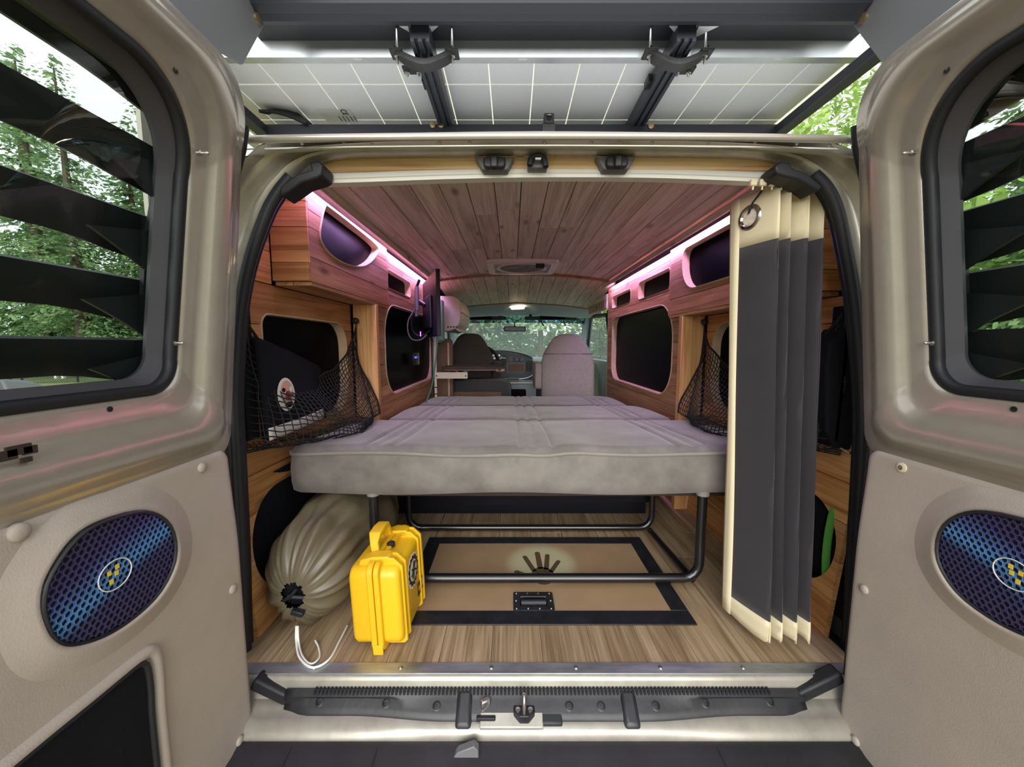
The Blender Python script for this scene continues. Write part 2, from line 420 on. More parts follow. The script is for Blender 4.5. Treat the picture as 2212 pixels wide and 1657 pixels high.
# spot welds along the header
for i, x in enumerate([-0.52, -0.45, -0.36, -0.30, -0.155, -0.09, 0.07, 0.17, 0.23, 0.3, 0.42, 0.52, 0.61, 0.68, 0.73]):
    MB().lathe([(0.0042, 0), (0.0036, 0.0012), (0.001, 0.0018)], place((x, 0.869, 1.211 - 0.05 * max(0, abs(x - CX) - 0.5)), (0, -1, -0.6)), 8).build('rivet', M['paint'], van, smooth=60)

# weather seals up both sides with the thick end caps
def seal(pts, name, r):
    MB().tube(pts, r, 10, flat=1.0).build(name, M['rubber'], van, smooth=60)
half = [i for i, p in enumerate(path) if p.z < 1.155]
leftp = [p for p in path if p.x < CX and p.z < 1.165]
rightp = [p for p in path if p.x > CX and p.z < 1.165]
for pts in (leftp, rightp):
    q = [Vector((p.x - 0.006 * (1 if p.x > CX else -1), 0.915, p.z)) for p in pts]
    seal(q, 'weatherstrip', 0.0135)
    q2 = [Vector((p.x + 0.002 * (1 if p.x > CX else -1), 0.940, p.z)) for p in pts]
    seal(q2, 'weatherstrip', 0.010)
def capblock(px, name='seal_end_cap'):
    a = [onY(u, v, 0.90) for u, v in px]; poly = [(p.x, p.z) for p in a]
    MB().py(poly, 0.90, 0.955).build(name, M['rubber'], van, bevel=0.004)
capblock([(604, 402), (640, 376), (672, 366), (668, 350), (690, 347), (697, 356), (694, 378), (684, 384), (650, 394), (622, 414), (606, 424)])
capblock([(1778, 402), (1744, 374), (1712, 362), (1708, 350), (1688, 347), (1674, 360), (1678, 374), (1692, 380), (1724, 387), (1752, 402), (1768, 414)])

# sill: aluminium threshold, silver lip, rubber guard, bumper
MB().box(-0.66, 0.815, 0.842, 0.874, -0.004, 0.002).build('threshold_strip', M['alu_worn'], van, bevel=0.001)
for x in (-0.48, -0.27, -0.05, 0.155, 0.36, 0.56, 0.75):
    MB().lathe([(0.0055, 0), (0.0048, 0.0018), (0.0015, 0.0026)], place((x, 0.858, 0.002), (0, 0, 1)), 10).build('rivet', M['steel'], van, smooth=60)
def sweepx(prof, x0, x1, n=24, fn=None):
    """profile (y,z) swept along x"""
    L = []
    for i in range(n + 1):
        x = lerp(x0, x1, i / n)
        L.append([(x, y + (fn(x, k) if fn else 0), z) for k, (y, z) in enumerate(prof)])
    return L
MB().loft(sweepx([(0.845, -0.001), (0.838, -0.004), (0.835, -0.012), (0.832, -0.034), (0.826, -0.06), (0.80, -0.075)], -0.70, 0.86), closed=False).build('sill_panel', M['paint_worn'], van, smooth=50, solid=0.002)
def wave(x): # the guard is deeper at its ends than in the middle
    d = abs(x - CX); return 0.014 * sstep(0.22, 0.45, d)
gl = []
for i in range(61):
    x = lerp(-0.53, 0.685, i / 60); w = wave(x); e = 0.012 * sstep(0.55, 0.61, abs(x - CX))
    gl.append([(x, 0.836, -0.030), (x, 0.826, -0.026), (x, 0.818, -0.034), (x, 0.812 + w * 0.6 - e * 0.3, -0.040), (x, 0.795 + w + e, -0.052), (x, 0.788 + w + e, -0.060), (x, 0.784 + w + e, -0.076)])
guard = MB().loft(gl, closed=False).build('sill_guard', M['scuffed'], van, smooth=30, solid=0.004)
rb = MB()
for i in range(118):
    x = lerp(-0.46, 0.60, i / 117)
    rb.box(x - 0.0025, x + 0.0025, 0.818, 0.832, -0.033, -0.0225)
rb.build('guard_ribs', M['rubber'], guard, kind='stuff')
for (u, v) in ((683, 1503), (831, 1518), (943, 1528), (1230, 1527), (1299, 1527), (1418, 1527), (1529, 1516), (1673, 1508)):
    x_ = onY(u, v, 0.80).x; p = Vector((x_, 0.8035 + wave(x_) * 0.8, -0.0450))
    MB().lathe([(0.010, -0.004), (0.010, 0.002), (0.007, 0.003), (0.006, 0.001), (0.002, 0.0015)], place((p.x, p.y, p.z), (0, -0.58, 0.82)), 14).build('screw_cap', M['scuffed'], guard, smooth=40)
for s, px in ((-1, (582, 1492)), (1, (1782, 1478))):
    p = onY(px[0] - s * 14, px[1], 0.83)
    Mx = Matrix.Translation((p.x, 0.832, p.z)) @ Matrix.Rotation(-s * 0.5, 4, 'Y')
    MB().obox(Mx, -0.055, 0.055, -0.014, 0.02, -0.016, 0.014).build('seal_end_cap', M['rubber'], van, bevel=0.006)
ll = []
for i in range(61):
    x = lerp(-0.78, 0.93, i / 60); w = wave(x)
    ll.append([(x, 0.835, -0.045), (x, 0.80 + w, -0.062), (x, 0.782 + w, -0.066), (x, 0.774 + w * 0.8, -0.069), (x, 0.769 + w * 0.5, -0.076), (x, 0.767, -0.084), (x, 0.766, -0.12)])
MB().loft(ll, closed=False).build('lower_sill', M['paint_worn'], van, smooth=60, solid=0.002)
# latches on the sill: two rubber stops, a striker loop, an open latch pocket
for u0 in (1002, 1362):
    p = onY(u0, 1535, 0.795)
    MB().hexa([(p.x - 0.020, 0.772, -0.073), (p.x + 0.020, 0.772, -0.073), (p.x + 0.022, 0.824, -0.045), (p.x - 0.022, 0.824, -0.045),
               (p.x - 0.014, 0.772, -0.060), (p.x + 0.014, 0.772, -0.060), (p.x + 0.016, 0.822, -0.022), (p.x - 0.016, 0.822, -0.022)]).build('door_stop', M['scuffed'], van, bevel=0.006)
xa, xb = onY(1038, 1535, 0.80).x, onY(1172, 1535, 0.80).x
MB().hexa([(xa, 0.772, -0.074), (xb, 0.772, -0.074), (xb, 0.814, -0.050), (xa, 0.814, -0.050), (xa, 0.772, -0.064), (xb, 0.772, -0.064), (xb, 0.814, -0.038), (xa, 0.814, -0.038)]).build('latch_plate', M['paint_worn'], van, bevel=0.002)
p = onY(1052, 1535, 0.797)
MB().box(p.x - 0.023, p.x + 0.020, 0.781, 0.790, -0.062, -0.0515).build('latch_slot', M['rubber'], van, bevel=0.002)
MB().obox(Matrix.Translation((p.x - 0.004, 0.803, -0.038)) @ Matrix.Rotation(0.5, 4, 'Z'), -0.011, 0.011, -0.006, 0.006, -0.012, 0.012).build('latch_pawl', M['steel'], van, bevel=0.003)
p = onY(1132, 1545, 0.797)
st = MB().pz([(p.x + 0.026 * math.cos(a * math.pi / 4 + 0.39), 0.797 + 0.021 * math.sin(a * math.pi / 4 + 0.39)) for a in range(8)], -0.066, -0.043).build('striker_plate', M['scuffed'], van, bevel=0.002)
MB().tube(catmull([(p.x, 0.785, -0.048), (p.x, 0.787, -0.022), (p.x, 0.796, -0.010), (p.x, 0.806, -0.022), (p.x, 0.808, -0.048)], 5), 0.0042, 8).build('striker_loop', M['steel'], st, smooth=60)
for dx in (-0.014, 0.014):
    MB().lathe([(0.006, 0), (0.006, 0.003), (0.003, 0.0035), (0.002, 0.001)], place((p.x + dx, 0.793, -0.043), (0, 0, 1)), 10).build('screw', M['steel'], st, smooth=40)
MB().hexa([(CX - 0.012, 0.775, -0.078), (CX + 0.035, 0.775, -0.078), (CX + 0.035, 0.825, -0.062), (CX - 0.012, 0.825, -0.062), (CX - 0.012, 0.778, -0.06), (CX + 0.035, 0.778, -0.06), (CX + 0.035, 0.825, -0.034), (CX - 0.012, 0.825, -0.034)]).build('latch_cover', M['rubber'], van, bevel=0.003)
bumper = MB().loft(sweepx([(0.775, -0.10), (0.764, -0.092), (0.755, -0.090), (0.735, -0.096), (0.64, -0.10), (0.60, -0.105), (0.585, -0.13), (0.58, -0.25)], -0.86, 1.02), closed=False).build('rear_bumper', M['bump_black'], van, smooth=40, solid=0.003)
for u in (597, 795, 1580):
    p = onY(u, 1640, 0.70); MB().tube([(p.x, 0.752, -0.0895), (p.x + 0.001, 0.62, -0.0995)], 0.0007, 5).build('bumper_seam', M['rubber'], bumper)
pts = [onY(u, v, 0.745) for u, v in ((978, 1650), (980, 1628), (990, 1616), (1024, 1603), (1034, 1612), (1036, 1652))]
MB().py([(q.x, q.z) for q in pts], 0.735, 0.752).build('step_pad', M['greyplate'], bumper, bevel=0.002)

# latches in the header: two box latches and a hooked catch between
for u, v, k in ((1068, 350, 0), (1332, 349, 0), (1161, 348, 1)):
    p = onY(u, v, 0.925)
    if k == 0:
        lt = MB().py([(p.x - 0.046, p.z + 0.014), (p.x + 0.046, p.z + 0.014), (p.x + 0.030, p.z - 0.014), (p.x - 0.028, p.z - 0.014)], 0.930, 0.965).build('latch_housing', M['greyplate'], van, bevel=0.003)
        MB().py(rrect(p.x - 0.025, p.x + 0.025, p.z - 0.014, p.z + 0.010, 0.008, 4), 0.918, 0.935).build('latch_body', M['scuffed'], lt, bevel=0.003)
        MB().box(p.x - 0.008, p.x + 0.008, 0.905, 0.922, p.z - 0.019, p.z + 0.006).build('latch_tongue', M['rubber'], lt, bevel=0.003)
    else:
        lt = MB().box(p.x - 0.022, p.x + 0.024, 0.930, 0.965, p.z - 0.012, p.z + 0.014).build('latch_housing', M['greyplate'], van, bevel=0.003)
        hk = MB().tube(catmull([(p.x - 0.018, 0.915, p.z - 0.014), (p.x - 0.014, 0.917, p.z + 0.002), (p.x, 0.918, p.z + 0.008), (p.x + 0.014, 0.917, p.z + 0.002), (p.x + 0.018, 0.913, p.z - 0.018)], 5), 0.0065, 8).build('hook', M['rubber'], lt, smooth=60)
        MB().box(p.x - 0.006, p.x + 0.007, 0.908, 0.913, p.z - 0.004, p.z).build('hook_mark', M['whitemark'], lt)

# ------------------------------------------------------------------ floor
floor = thing('floor', 'wood-look vinyl plank floor inside the van', 'floor', (CX, 1.5, 0), kind='structure')
MB().box(-0.72, 0.86, 0.872, 4.5, -0.02, -0.006).build('subfloor', M['backing'], floor)
xs = [-0.70]
while xs[-1] < 0.83: xs.append(xs[-1] + 0.1295)
for i in range(len(xs) - 1):
    ys = [0.874, 1.35 + 0.37 * ((i * 7) % 5) / 4, 3.3]
    for a, b in zip(ys[:-1], ys[1:]):
        MB().box(xs[i] + 0.0007, min(xs[i + 1], 0.85) - 0.0007, a + 0.0005, b - 0.0005, -0.006, 0.0).build('plank', M['vinyl'], floor, bevel=0.0008, seg=1)

# ------------------------------------------------------------------ walls with cut-outs for the windows
def carve(o, cutters):
    """cut window-shaped holes through a plank (exact boolean, baked into the mesh)"""
    for c in cutters:
        m = o.modifiers.new('cut', 'BOOLEAN'); m.object = c; m.operation = 'DIFFERENCE'; m.solver = 'EXACT'
    dg = bpy.context.evaluated_depsgraph_get(); dg.update()
    me = bpy.data.meshes.new_from_object(o.evaluated_get(dg))
    o.modifiers.clear(); old = o.data; o.data = me; bpy.data.meshes.remove(old)
def islands(o, m, parent):
    """a plank cut right through by a window becomes separate planks"""
    me = o.data
    adj = {}
    for p in me.polygons:
        for v in p.vertices: adj.setdefault(v, []).append(p.index)
    seen = set(); groups = []
    for p in me.polygons:
        if p.index in seen: continue
        st = [p.index]; seen.add(p.index); g = []
        while st:
            q = st.pop(); g.append(q)
            for v in me.polygons[q].vertices:
                for r in adj[v]:
                    if r not in seen: seen.add(r); st.append(r)
        groups.append(g)
    if not groups: bpy.data.objects.remove(o); return
    if len(groups) == 1: return
    for g in groups:
        ids = sorted({v for q in g for v in me.polygons[q].vertices}); mp = {v: k for k, v in enumerate(ids)}
        MB().add([me.vertices[v].co for v in ids], [tuple(mp[v] for v in me.polygons[q].vertices) for q in g]).build('plank', m, parent)
    bpy.data.objects.remove(o)
def bbhit(poly, y0, y1, z0, z1):
    a = [p[0] for p in poly]; b = [p[1] for p in poly]
    return min(a) < y1 and max(a) > y0 and min(b) < z1 and max(b) > z0
def plank_panel(parent, s, prof, rows, y0, y1, wins, m, joints=None, thick=0.014, seed=0):
    """horizontal planks on a side wall; prof(z) = inner face X, s = -1 left / +1 right"""
    rnd = random.Random(seed)
    cut = []
    for w in wins:
        c = MB().px(w, prof(sum(p[1] for p in w) / len(w)) - 0.12, prof(sum(p[1] for p in w) / len(w)) + 0.12).build('cutter', None)
        cut.append((w, c))
    for i in range(len(rows) - 1):
        za, zb = rows[i] + 0.0011, rows[i + 1] - 0.0011
        xa, xb = prof(za), prof(zb)
        ysp = [y0] + (joints[i % len(joints)] if joints else []) + [y1]
        for a, b in zip(ysp[:-1], ysp[1:]):
            a2, b2 = a + 0.0008, b - 0.0008
            t = s * thick
            o = MB().hexa([(xa, a2, za), (xa + t, a2, za), (xa + t, b2, za), (xa, b2, za), (xb, a2, zb), (xb + t, a2, zb), (xb + t, b2, zb), (xb, b2, zb)]).build('plank', m, parent)
            hit = [c for (w, c) in cut if bbhit(w, a2, b2, za, zb)]
            if hit: carve(o, hit); islands(o, m, parent)
    for w, c in cut: bpy.data.objects.remove(c)
def window(idx, s, X, poly, label, depth=0.035, rim=True):
    a = [p[0] for p in poly]; b = [p[1] for p in poly]
    w = thing('window_%d' % idx, label, 'window', (X, sum(a) / len(a), sum(b) / len(b)), kind='structure')
    cy, cz = (min(a) + max(a)) / 2, (min(b) + max(b)) / 2
    def grow(k): 
        out = []
        n = len(poly)
        for i, p in enumerate(poly):
            t = Vector(poly[(i + 1) % n]) - Vector(poly[i - 1])
            if t.length < 1e-7: t = Vector((1, 0))
            nn = Vector((t.y, -t.x)).normalized()
            out.append((p[0] + nn.x * k, p[1] + nn.y * k))
        return out
    if rim:
        L = [[(X + s * d, p[0], p[1]) for p in grow(k)] for (d, k) in ((-0.002, 0.0005), (-0.003, -0.004), (depth, -0.004), (depth, 0.001), (-0.002, 0.0005))]
        MB().loft(L).build('window_rim', M['rimwood'], w, smooth=40)
    MB().px(grow(0.02), X + s * depth, X + s * (depth + 0.004)).build('pane', M['blackglass'], w)
    return w

def Xrear(s):   # rear side panels lean out a little towards the top
    return lambda z: CX + s * (0.755 + 0.055 * min(1, max(0, z) / 0.5))
def Xfwd(s): return lambda z: CX + s * 0.713
BOXX = 0.696
wins_rear = {}
for s, side in ((-1, 'left'), (1, 'right')):
    wall = thing('wall_' + side, {'left': 'cedar plank wall beside the monitor and left cargo net', 'right': 'cedar plank wall behind the dark curtain and right cargo net'}[side], 'wall', (CX + s * 0.75, 1.8, 0), kind='structure')
    # backing sheet so that joints stay dark
    MB().box(min(CX + s * 0.86, CX + s * 0.87), max(CX + s * 0.86, CX + s * 0.87), 0.95, 3.2, 0, 1.3).build('backing', M['backing'], wall)
    pr, pf = Xrear(s), Xfwd(s)
    # rear section: window behind the net and a round storage hole below
    rw = rrect(1.13, 1.71, 0.50, 0.875, (0.10, 0.12, 0.10, 0.04), 8)
    hole = rrect(0.99, 1.50, 0.055, 0.36, (0.15, 0.14, 0.14, 0.15), 10) if s < 0 else rrect(0.972, 1.50, 0.105, 0.355, (0.12, 0.12, 0.12, 0.12), 10)
    plank_panel(wall, s, pr, [0.0, 0.105, 0.21, 0.315, 0.42, 0.525, 0.63, 0.735, 0.84, 0.962 if s < 0 else 0.912], 0.955, 1.765, [rw, hole], M['cedar_lit'], seed=s)
    plank_panel(wall, s, pr, [0.963, 1.06, 1.15, 1.24] if s < 0 else [0.913, 1.0, 1.1, 1.22], 0.955, 1.195 if s < 0 else 1.045, [], M['cedar_lit'])
    window(1 if s < 0 else 5, s, pr(0.7), rw, {'left': 'black rear side window behind the left cargo net', 'right': 'black rear side window behind the right cargo net'}[side])
    hl = MB()
    n = len(hole); cz = sum(p[1] for p in hole) / n
    hl.loft([[(pr(p[1]) + s * d, p[0], p[1]) for p in hole] for d in (0.0, 0.012)]).build('hole_edge', M['rimwood'], wall, smooth=40)
    # forward section
    small = [rrect(1.985, 2.45, 1.070, 1.170, (0.035,) * 4, 6)] if s < 0 else [rrect(1.955, 2.45, 1.058, 1.170, (0.035,) * 4, 6), rrect(2.60, 3.08, 1.062, 1.160, (0.035,) * 4, 6)]
    big = rrect(1.93, 3.13, 0.515, 0.995, (0.17, 0.16, 0.12, 0.17), 10) if s < 0 else rrect(1.90, 3.06, 0.515, 0.995, (0.17, 0.13, 0.10, 0.19), 10)
    zsp, ysp_ = (0.9625, 1.963) if s < 0 else (0.9125, 1.933)
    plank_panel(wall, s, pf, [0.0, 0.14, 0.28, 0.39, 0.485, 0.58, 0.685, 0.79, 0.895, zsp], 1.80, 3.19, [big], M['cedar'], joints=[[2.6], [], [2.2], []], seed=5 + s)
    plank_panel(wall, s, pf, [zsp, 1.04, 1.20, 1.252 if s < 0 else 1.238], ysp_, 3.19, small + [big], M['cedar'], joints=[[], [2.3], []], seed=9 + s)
    window(2 if s < 0 else 6, s, pf(0.7), big, {'left': 'large black side window behind the monitor', 'right': 'large black side window with rounded corners on curtain side'}[side])
    for k, w in enumerate(small):
        window((3 if s < 0 else 7) + k, s, pf(1.1), w, 'short black slot window above the big one, beside monitor arm' if s < 0 else ['narrow black slot window next to overhead box on curtain side', 'shortest black slot window nearest the passenger seat'][k])
    # wall end returning to the cab
    MB().box(min(pf(0), pf(0) + s * 0.14), max(pf(0), pf(0) + s * 0.14), 3.19, 3.21, 0, 1.24).build('end_board', M['rimwood'] if s > 0 else M['cedar'], wall, bevel=0.002)

# ceiling: planks along the van, arched, in two sections with a batten between
ceiling = thing('ceiling', 'cedar plank ceiling arched over the bed', 'ceiling', (CX, 2.5, 1.3), kind='structure')
def zc(x): return 1.325 - 0.055 * ((x - CX) / 0.70) ** 2
BW = 0.0925
def ceil_plank(x0, x1, y0, y1, f, m):
    def P(x, y, d): return (x, y, f(x, y) + d)
    g = 0.0016
    MB().hexa([P(x0 + g, y0, 0), P(x1 - g, y0, 0), P(x1 - g, y1, 0), P(x0 + g, y1, 0), P(x0 + g, y0, 0.012), P(x1 - g, y0, 0.012), P(x1 - g, y1, 0.012), P(x0 + g, y1, 0.012)]).build('plank', m, ceiling)
rnd = random.Random(3)
nb = 15
for i in range(nb):
    x0 = CX - nb / 2 * BW + i * BW; x1 = x0 + BW
    j = 1.6 + rnd.random() * 1.0
    for a, b in ((1.13, j - 0.0008), (j + 0.0008, 3.0)):
        ceil_plank(x0, x1, a, b, lambda x, y: zc(x), M['ceilwood'])
ffront = lambda x, y: zc(x) - 0.012 - 0.105 * (y - 3.0)
for i in range(nb):
    x0 = CX - nb / 2 * BW + (i + 0.3) * BW; x1 = x0 + BW
    ceil_plank(x0, x1, 3.02, 4.0, ffront, M['ceilwood_front'])
MB().grid(lambda a, b: (lerp(-0.80, 0.95, a), lerp(1.13, 4.02, b), min(1.345, zc(lerp(-0.80, 0.95, a)) + 0.016 - 0.105 * max(0, lerp(1.13, 4.02, b) - 3.0))), 12, 12).build('backing', M['backing'], ceiling)
bt = [(x, 3.0, zc(x) - 0.004) for x in [CX - 0.70 + 1.4 * k / 14 for k in range(15)]]
MB().loft([[(x, y - 0.012, z - 0.012), (x, y + 0.022, z - 0.012), (x, y + 0.022, z + 0.01), (x, y - 0.012, z + 0.01)] for x, y, z in bt], True, True).build('batten', M['cedar'], ceiling, smooth=40)
et = [(x, 4.0, ffront(x, 4.0)) for x in [CX - 0.70 + 1.4 * k / 14 for k in range(15)]]
MB().loft([[(x, y - 0.006, z - 0.008), (x, y + 0.012, z - 0.008), (x, y + 0.012, z + 0.01), (x, y - 0.006, z + 0.01)] for x, y, z in et], True, True).build('end_batten', M['cedar'], ceiling, smooth=40)
# edge boards between the ceiling and the light strips
for s in (-1, 1):
    za = zc(CX + 0.66)
    MB().hexa([(CX + s * 0.655, 1.13, za - 0.004), (CX + s * 0.680, 1.13, 1.268), (CX + s * 0.680, 3.2, 1.268), (CX + s * 0.655, 3.2, za - 0.004),
               (CX + s * 0.664, 1.13, za + 0.006), (CX + s * 0.735, 1.13, 1.280), (CX + s * 0.735, 3.2, 1.280), (CX + s * 0.664, 3.2, za + 0.006)]).build('edge_board', M['ceilwood'], ceiling)
# notched side board over the passenger doorway
nbm = MB()
nb_obj = MB().box(CX + 0.70, CX + 0.715, 3.22, 4.0, 1.075, 1.20).build('notched_board', M['ceilwood_front'], ceiling, bevel=0.002)
for i in range(10):
    y = 3.30 + i * 0.066
    MB().hexa([(CX + 0.697, y, 1.09), (CX + 0.703, y, 1.09), (CX + 0.703, y + 0.012, 1.09), (CX + 0.697, y + 0.012, 1.09), (CX + 0.697, y + 0.03, 1.16), (CX + 0.703, y + 0.03, 1.16), (CX + 0.703, y + 0.042, 1.16), (CX + 0.697, y + 0.042, 1.16)]).build('notch', M['backing'], nb_obj)

# ------------------------------------------------------------------ overhead cabinets, posts, light strips
for s, side in ((-1, 'left'), (1, 'right')):
    y0, y1 = (1.21, 1.95) if s < 0 else (1.06, 1.92)
    zb = 0.975 if s < 0 else 0.925
    xi, xo = CX + s * BOXX, CX + s * 0.808
    cab = thing('overhead_cabinet', 'plank-clad overhead cabinet with rounded window, %s' % ('opposite the curtain' if s < 0 else 'half hidden by the curtain'), 'cabinet', (xi, y0, zb))
    if s < 0:
        wn_ = [onX(u, v, xi) for u, v in ((697, 530), (720, 556), (752, 573), (784, 577), (806, 563), (817, 541), (808, 524), (760, 484), (711, 446), (702, 443), (695, 468), (690, 505))]
        wn_ = [(p.y, p.z) for p in catmull([(0, p.y, p.z) for p in wn_], 4, True)]
    else: wn_ = rrect(1.15, 1.79, 1.02, 1.212, (0.10, 0.13, 0.045, 0.04), 8)
    plank_panel(cab, s, lambda z: xi, [zb, zb + 0.075, zb + 0.165, 1.19 if s < 0 else 1.165, 1.254 if s < 0 else 1.240], y0, y1, [wn_], M['cedar'], seed=11 + s, thick=0.012)
    window(4 if s < 0 else 9, s, xi, wn_, 'black rounded window in the overhead cabinet %s' % ('opposite the curtain' if s < 0 else 'partly behind the curtain'), depth=0.03)
    # rear end boards
    rows = [zb, zb + 0.055, zb + 0.16, zb + 0.235, 1.262]
    for a, b in zip(rows[:-1], rows[1:]):
        MB().box(min(xi, xo), max(xi, xo), y0 - 0.012, y0 - 0.0005, a + 0.001, b - 0.001).build('end_plank', M['cedar_lit_x'], cab)
    MB().box(min(xi + s * 0.001, xo), max(xi + s * 0.001, xo), y1, y1 + 0.012, zb, 1.240).build('end_plank', M['cedar'], cab)
    # underside boards
    w = abs(xo - xi) / 2
    for k in range(2):
        a, b = xi + s * w * k, xi + s * w * (k + 1)
        MB().box(min(a, b) + 0.001, max(a, b) - 0.001, y0, y1, zb - 0.012, zb - 0.0005).build('bottom_plank', M['cedar'], cab)
    # square post by the pillar
    px0, px1 = CX + s * 0.695, CX + s * 0.80
    post = thing('wooden_post', 'square cedar post under the overhead cabinet %s' % ('beside the left net' if s < 0 else 'beside the right net'), 'post', (px0, 1.76, 0))
    zt = zb - 0.012
    MB().box(min(px0, px1), px0 + s * 0.052 if s > 0 else px0, 1.765, 1.80, 0.0, zt).build('post_board', M['postwood'], post, bevel=0.002)
    a, b = px0 + s * 0.054, px1
    MB().box(min(a, b), max(a, b), 1.768, 1.80, 0.0, zt).build('post_board', M['postwood'], post, bevel=0.002)
    # light strip
    led = thing('led_strip', 'glowing pink LED light strip along the ceiling edge, %s' % ('over the monitor' if s < 0 else 'curtain side'), 'light strip', (CX + s * 0.70, 2.0, 1.24))
    ly = 1.135
    zl_ = 1.2615 if s < 0 else 1.2475
    MB().box(min(CX + s * 0.666, CX + s * 0.674), max(CX + s * 0.666, CX + s * 0.674), ly, 3.17, zl_, zl_ + 0.002).build('led_tape', M['led'], led)
    MB().box(min(CX + s * 0.660, CX + s * 0.678), max(CX + s * 0.660, CX + s * 0.678), ly, 3.17, zl_ + 0.0022, zl_ + 0.005).build('channel', M['alu'], led)
    MB().box(min(CX + s * 0.654, CX + s * 0.660), max(CX + s * 0.654, CX + s * 0.660), ly, 3.17, zl_ - 0.016, zl_ + 0.012).build('light_shield_lip', M['ceilwood'], led, bevel=0.001)  # wooden lip put in to hold the strip's light to the sides
# ------------------------------------------------------------------ rear doors, both swung open square to the body
def grille_mat():
    m, nt, b, out = newmat('purple_blue_speaker_grille'); N, L = nt.nodes, nt.links
    tc = N.new('ShaderNodeTexCoord'); mp = N.new('ShaderNodeSeparateXYZ'); L.new(tc.outputs['Object'], mp.inputs[0])
    ns = N.new('ShaderNodeTexNoise'); ns.inputs['Scale'].default_value = 9; L.new(tc.outputs['Object'], ns.inputs['Vector'])
    # distance across a diagonal band of print
    a = N.new('ShaderNodeMath'); a.operation = 'MULTIPLY_ADD'; a.inputs[1].default_value = -0.35; L.new(mp.outputs['Y'], a.inputs[0]); L.new(mp.outputs['Z'], a.inputs[2])
    c = N.new('ShaderNodeMath'); c.operation = 'MULTIPLY_ADD'; c.inputs[1].default_value = 0.03; L.new(ns.outputs['Fac'], c.inputs[0]); L.new(a.outputs[0], c.inputs[2])
    mr = N.new('ShaderNodeMapRange'); mr.inputs[1].default_value = -0.055; mr.inputs[2].default_value = 0.095
    L.new(c.outputs[0], mr.inputs[0])
    rp = N.new('ShaderNodeValToRGB'); e = rp.color_ramp.elements
    e[0].position = 0.0; e[0].color = (0.055, 0.04, 0.11, 1); e[1].position = 1.0; e[1].color = (0.05, 0.04, 0.10, 1)
    for p, cl in ((0.30, (0.05, 0.05, 0.14, 1)), (0.47, (0.10, 0.30, 0.62, 1)), (0.62, (0.08, 0.14, 0.36, 1)), (0.78, (0.06, 0.045, 0.16, 1))):
        x = e.new(p); x.color = cl
    L.new(mr.outputs[0], rp.inputs['Fac']); L.new(rp.outputs['Color'], b.inputs['Base Color'])
    b.inputs['Roughness'].default_value = 0.35; b.inputs['Metallic'].default_value = 0.2
    return m
M['grille'] = grille_mat()
M['cone'] = mat('dark_speaker_cone', (0.008, 0.010, 0.022, 1), 0.6)
M['yellowdot'] = mat('yellow_speaker_mark', (0.8, 0.55, 0.05, 1), 0.5)
MIR = Matrix(((-1, 0, 0, 2 * CX), (0, 1, 0, 0), (0, 0, 1, 0), (0, 0, 0, 1)))
def Xd(z): return -0.63 + 0.125 * (max(0.0, z - 0.86) / 0.43) ** 1.4

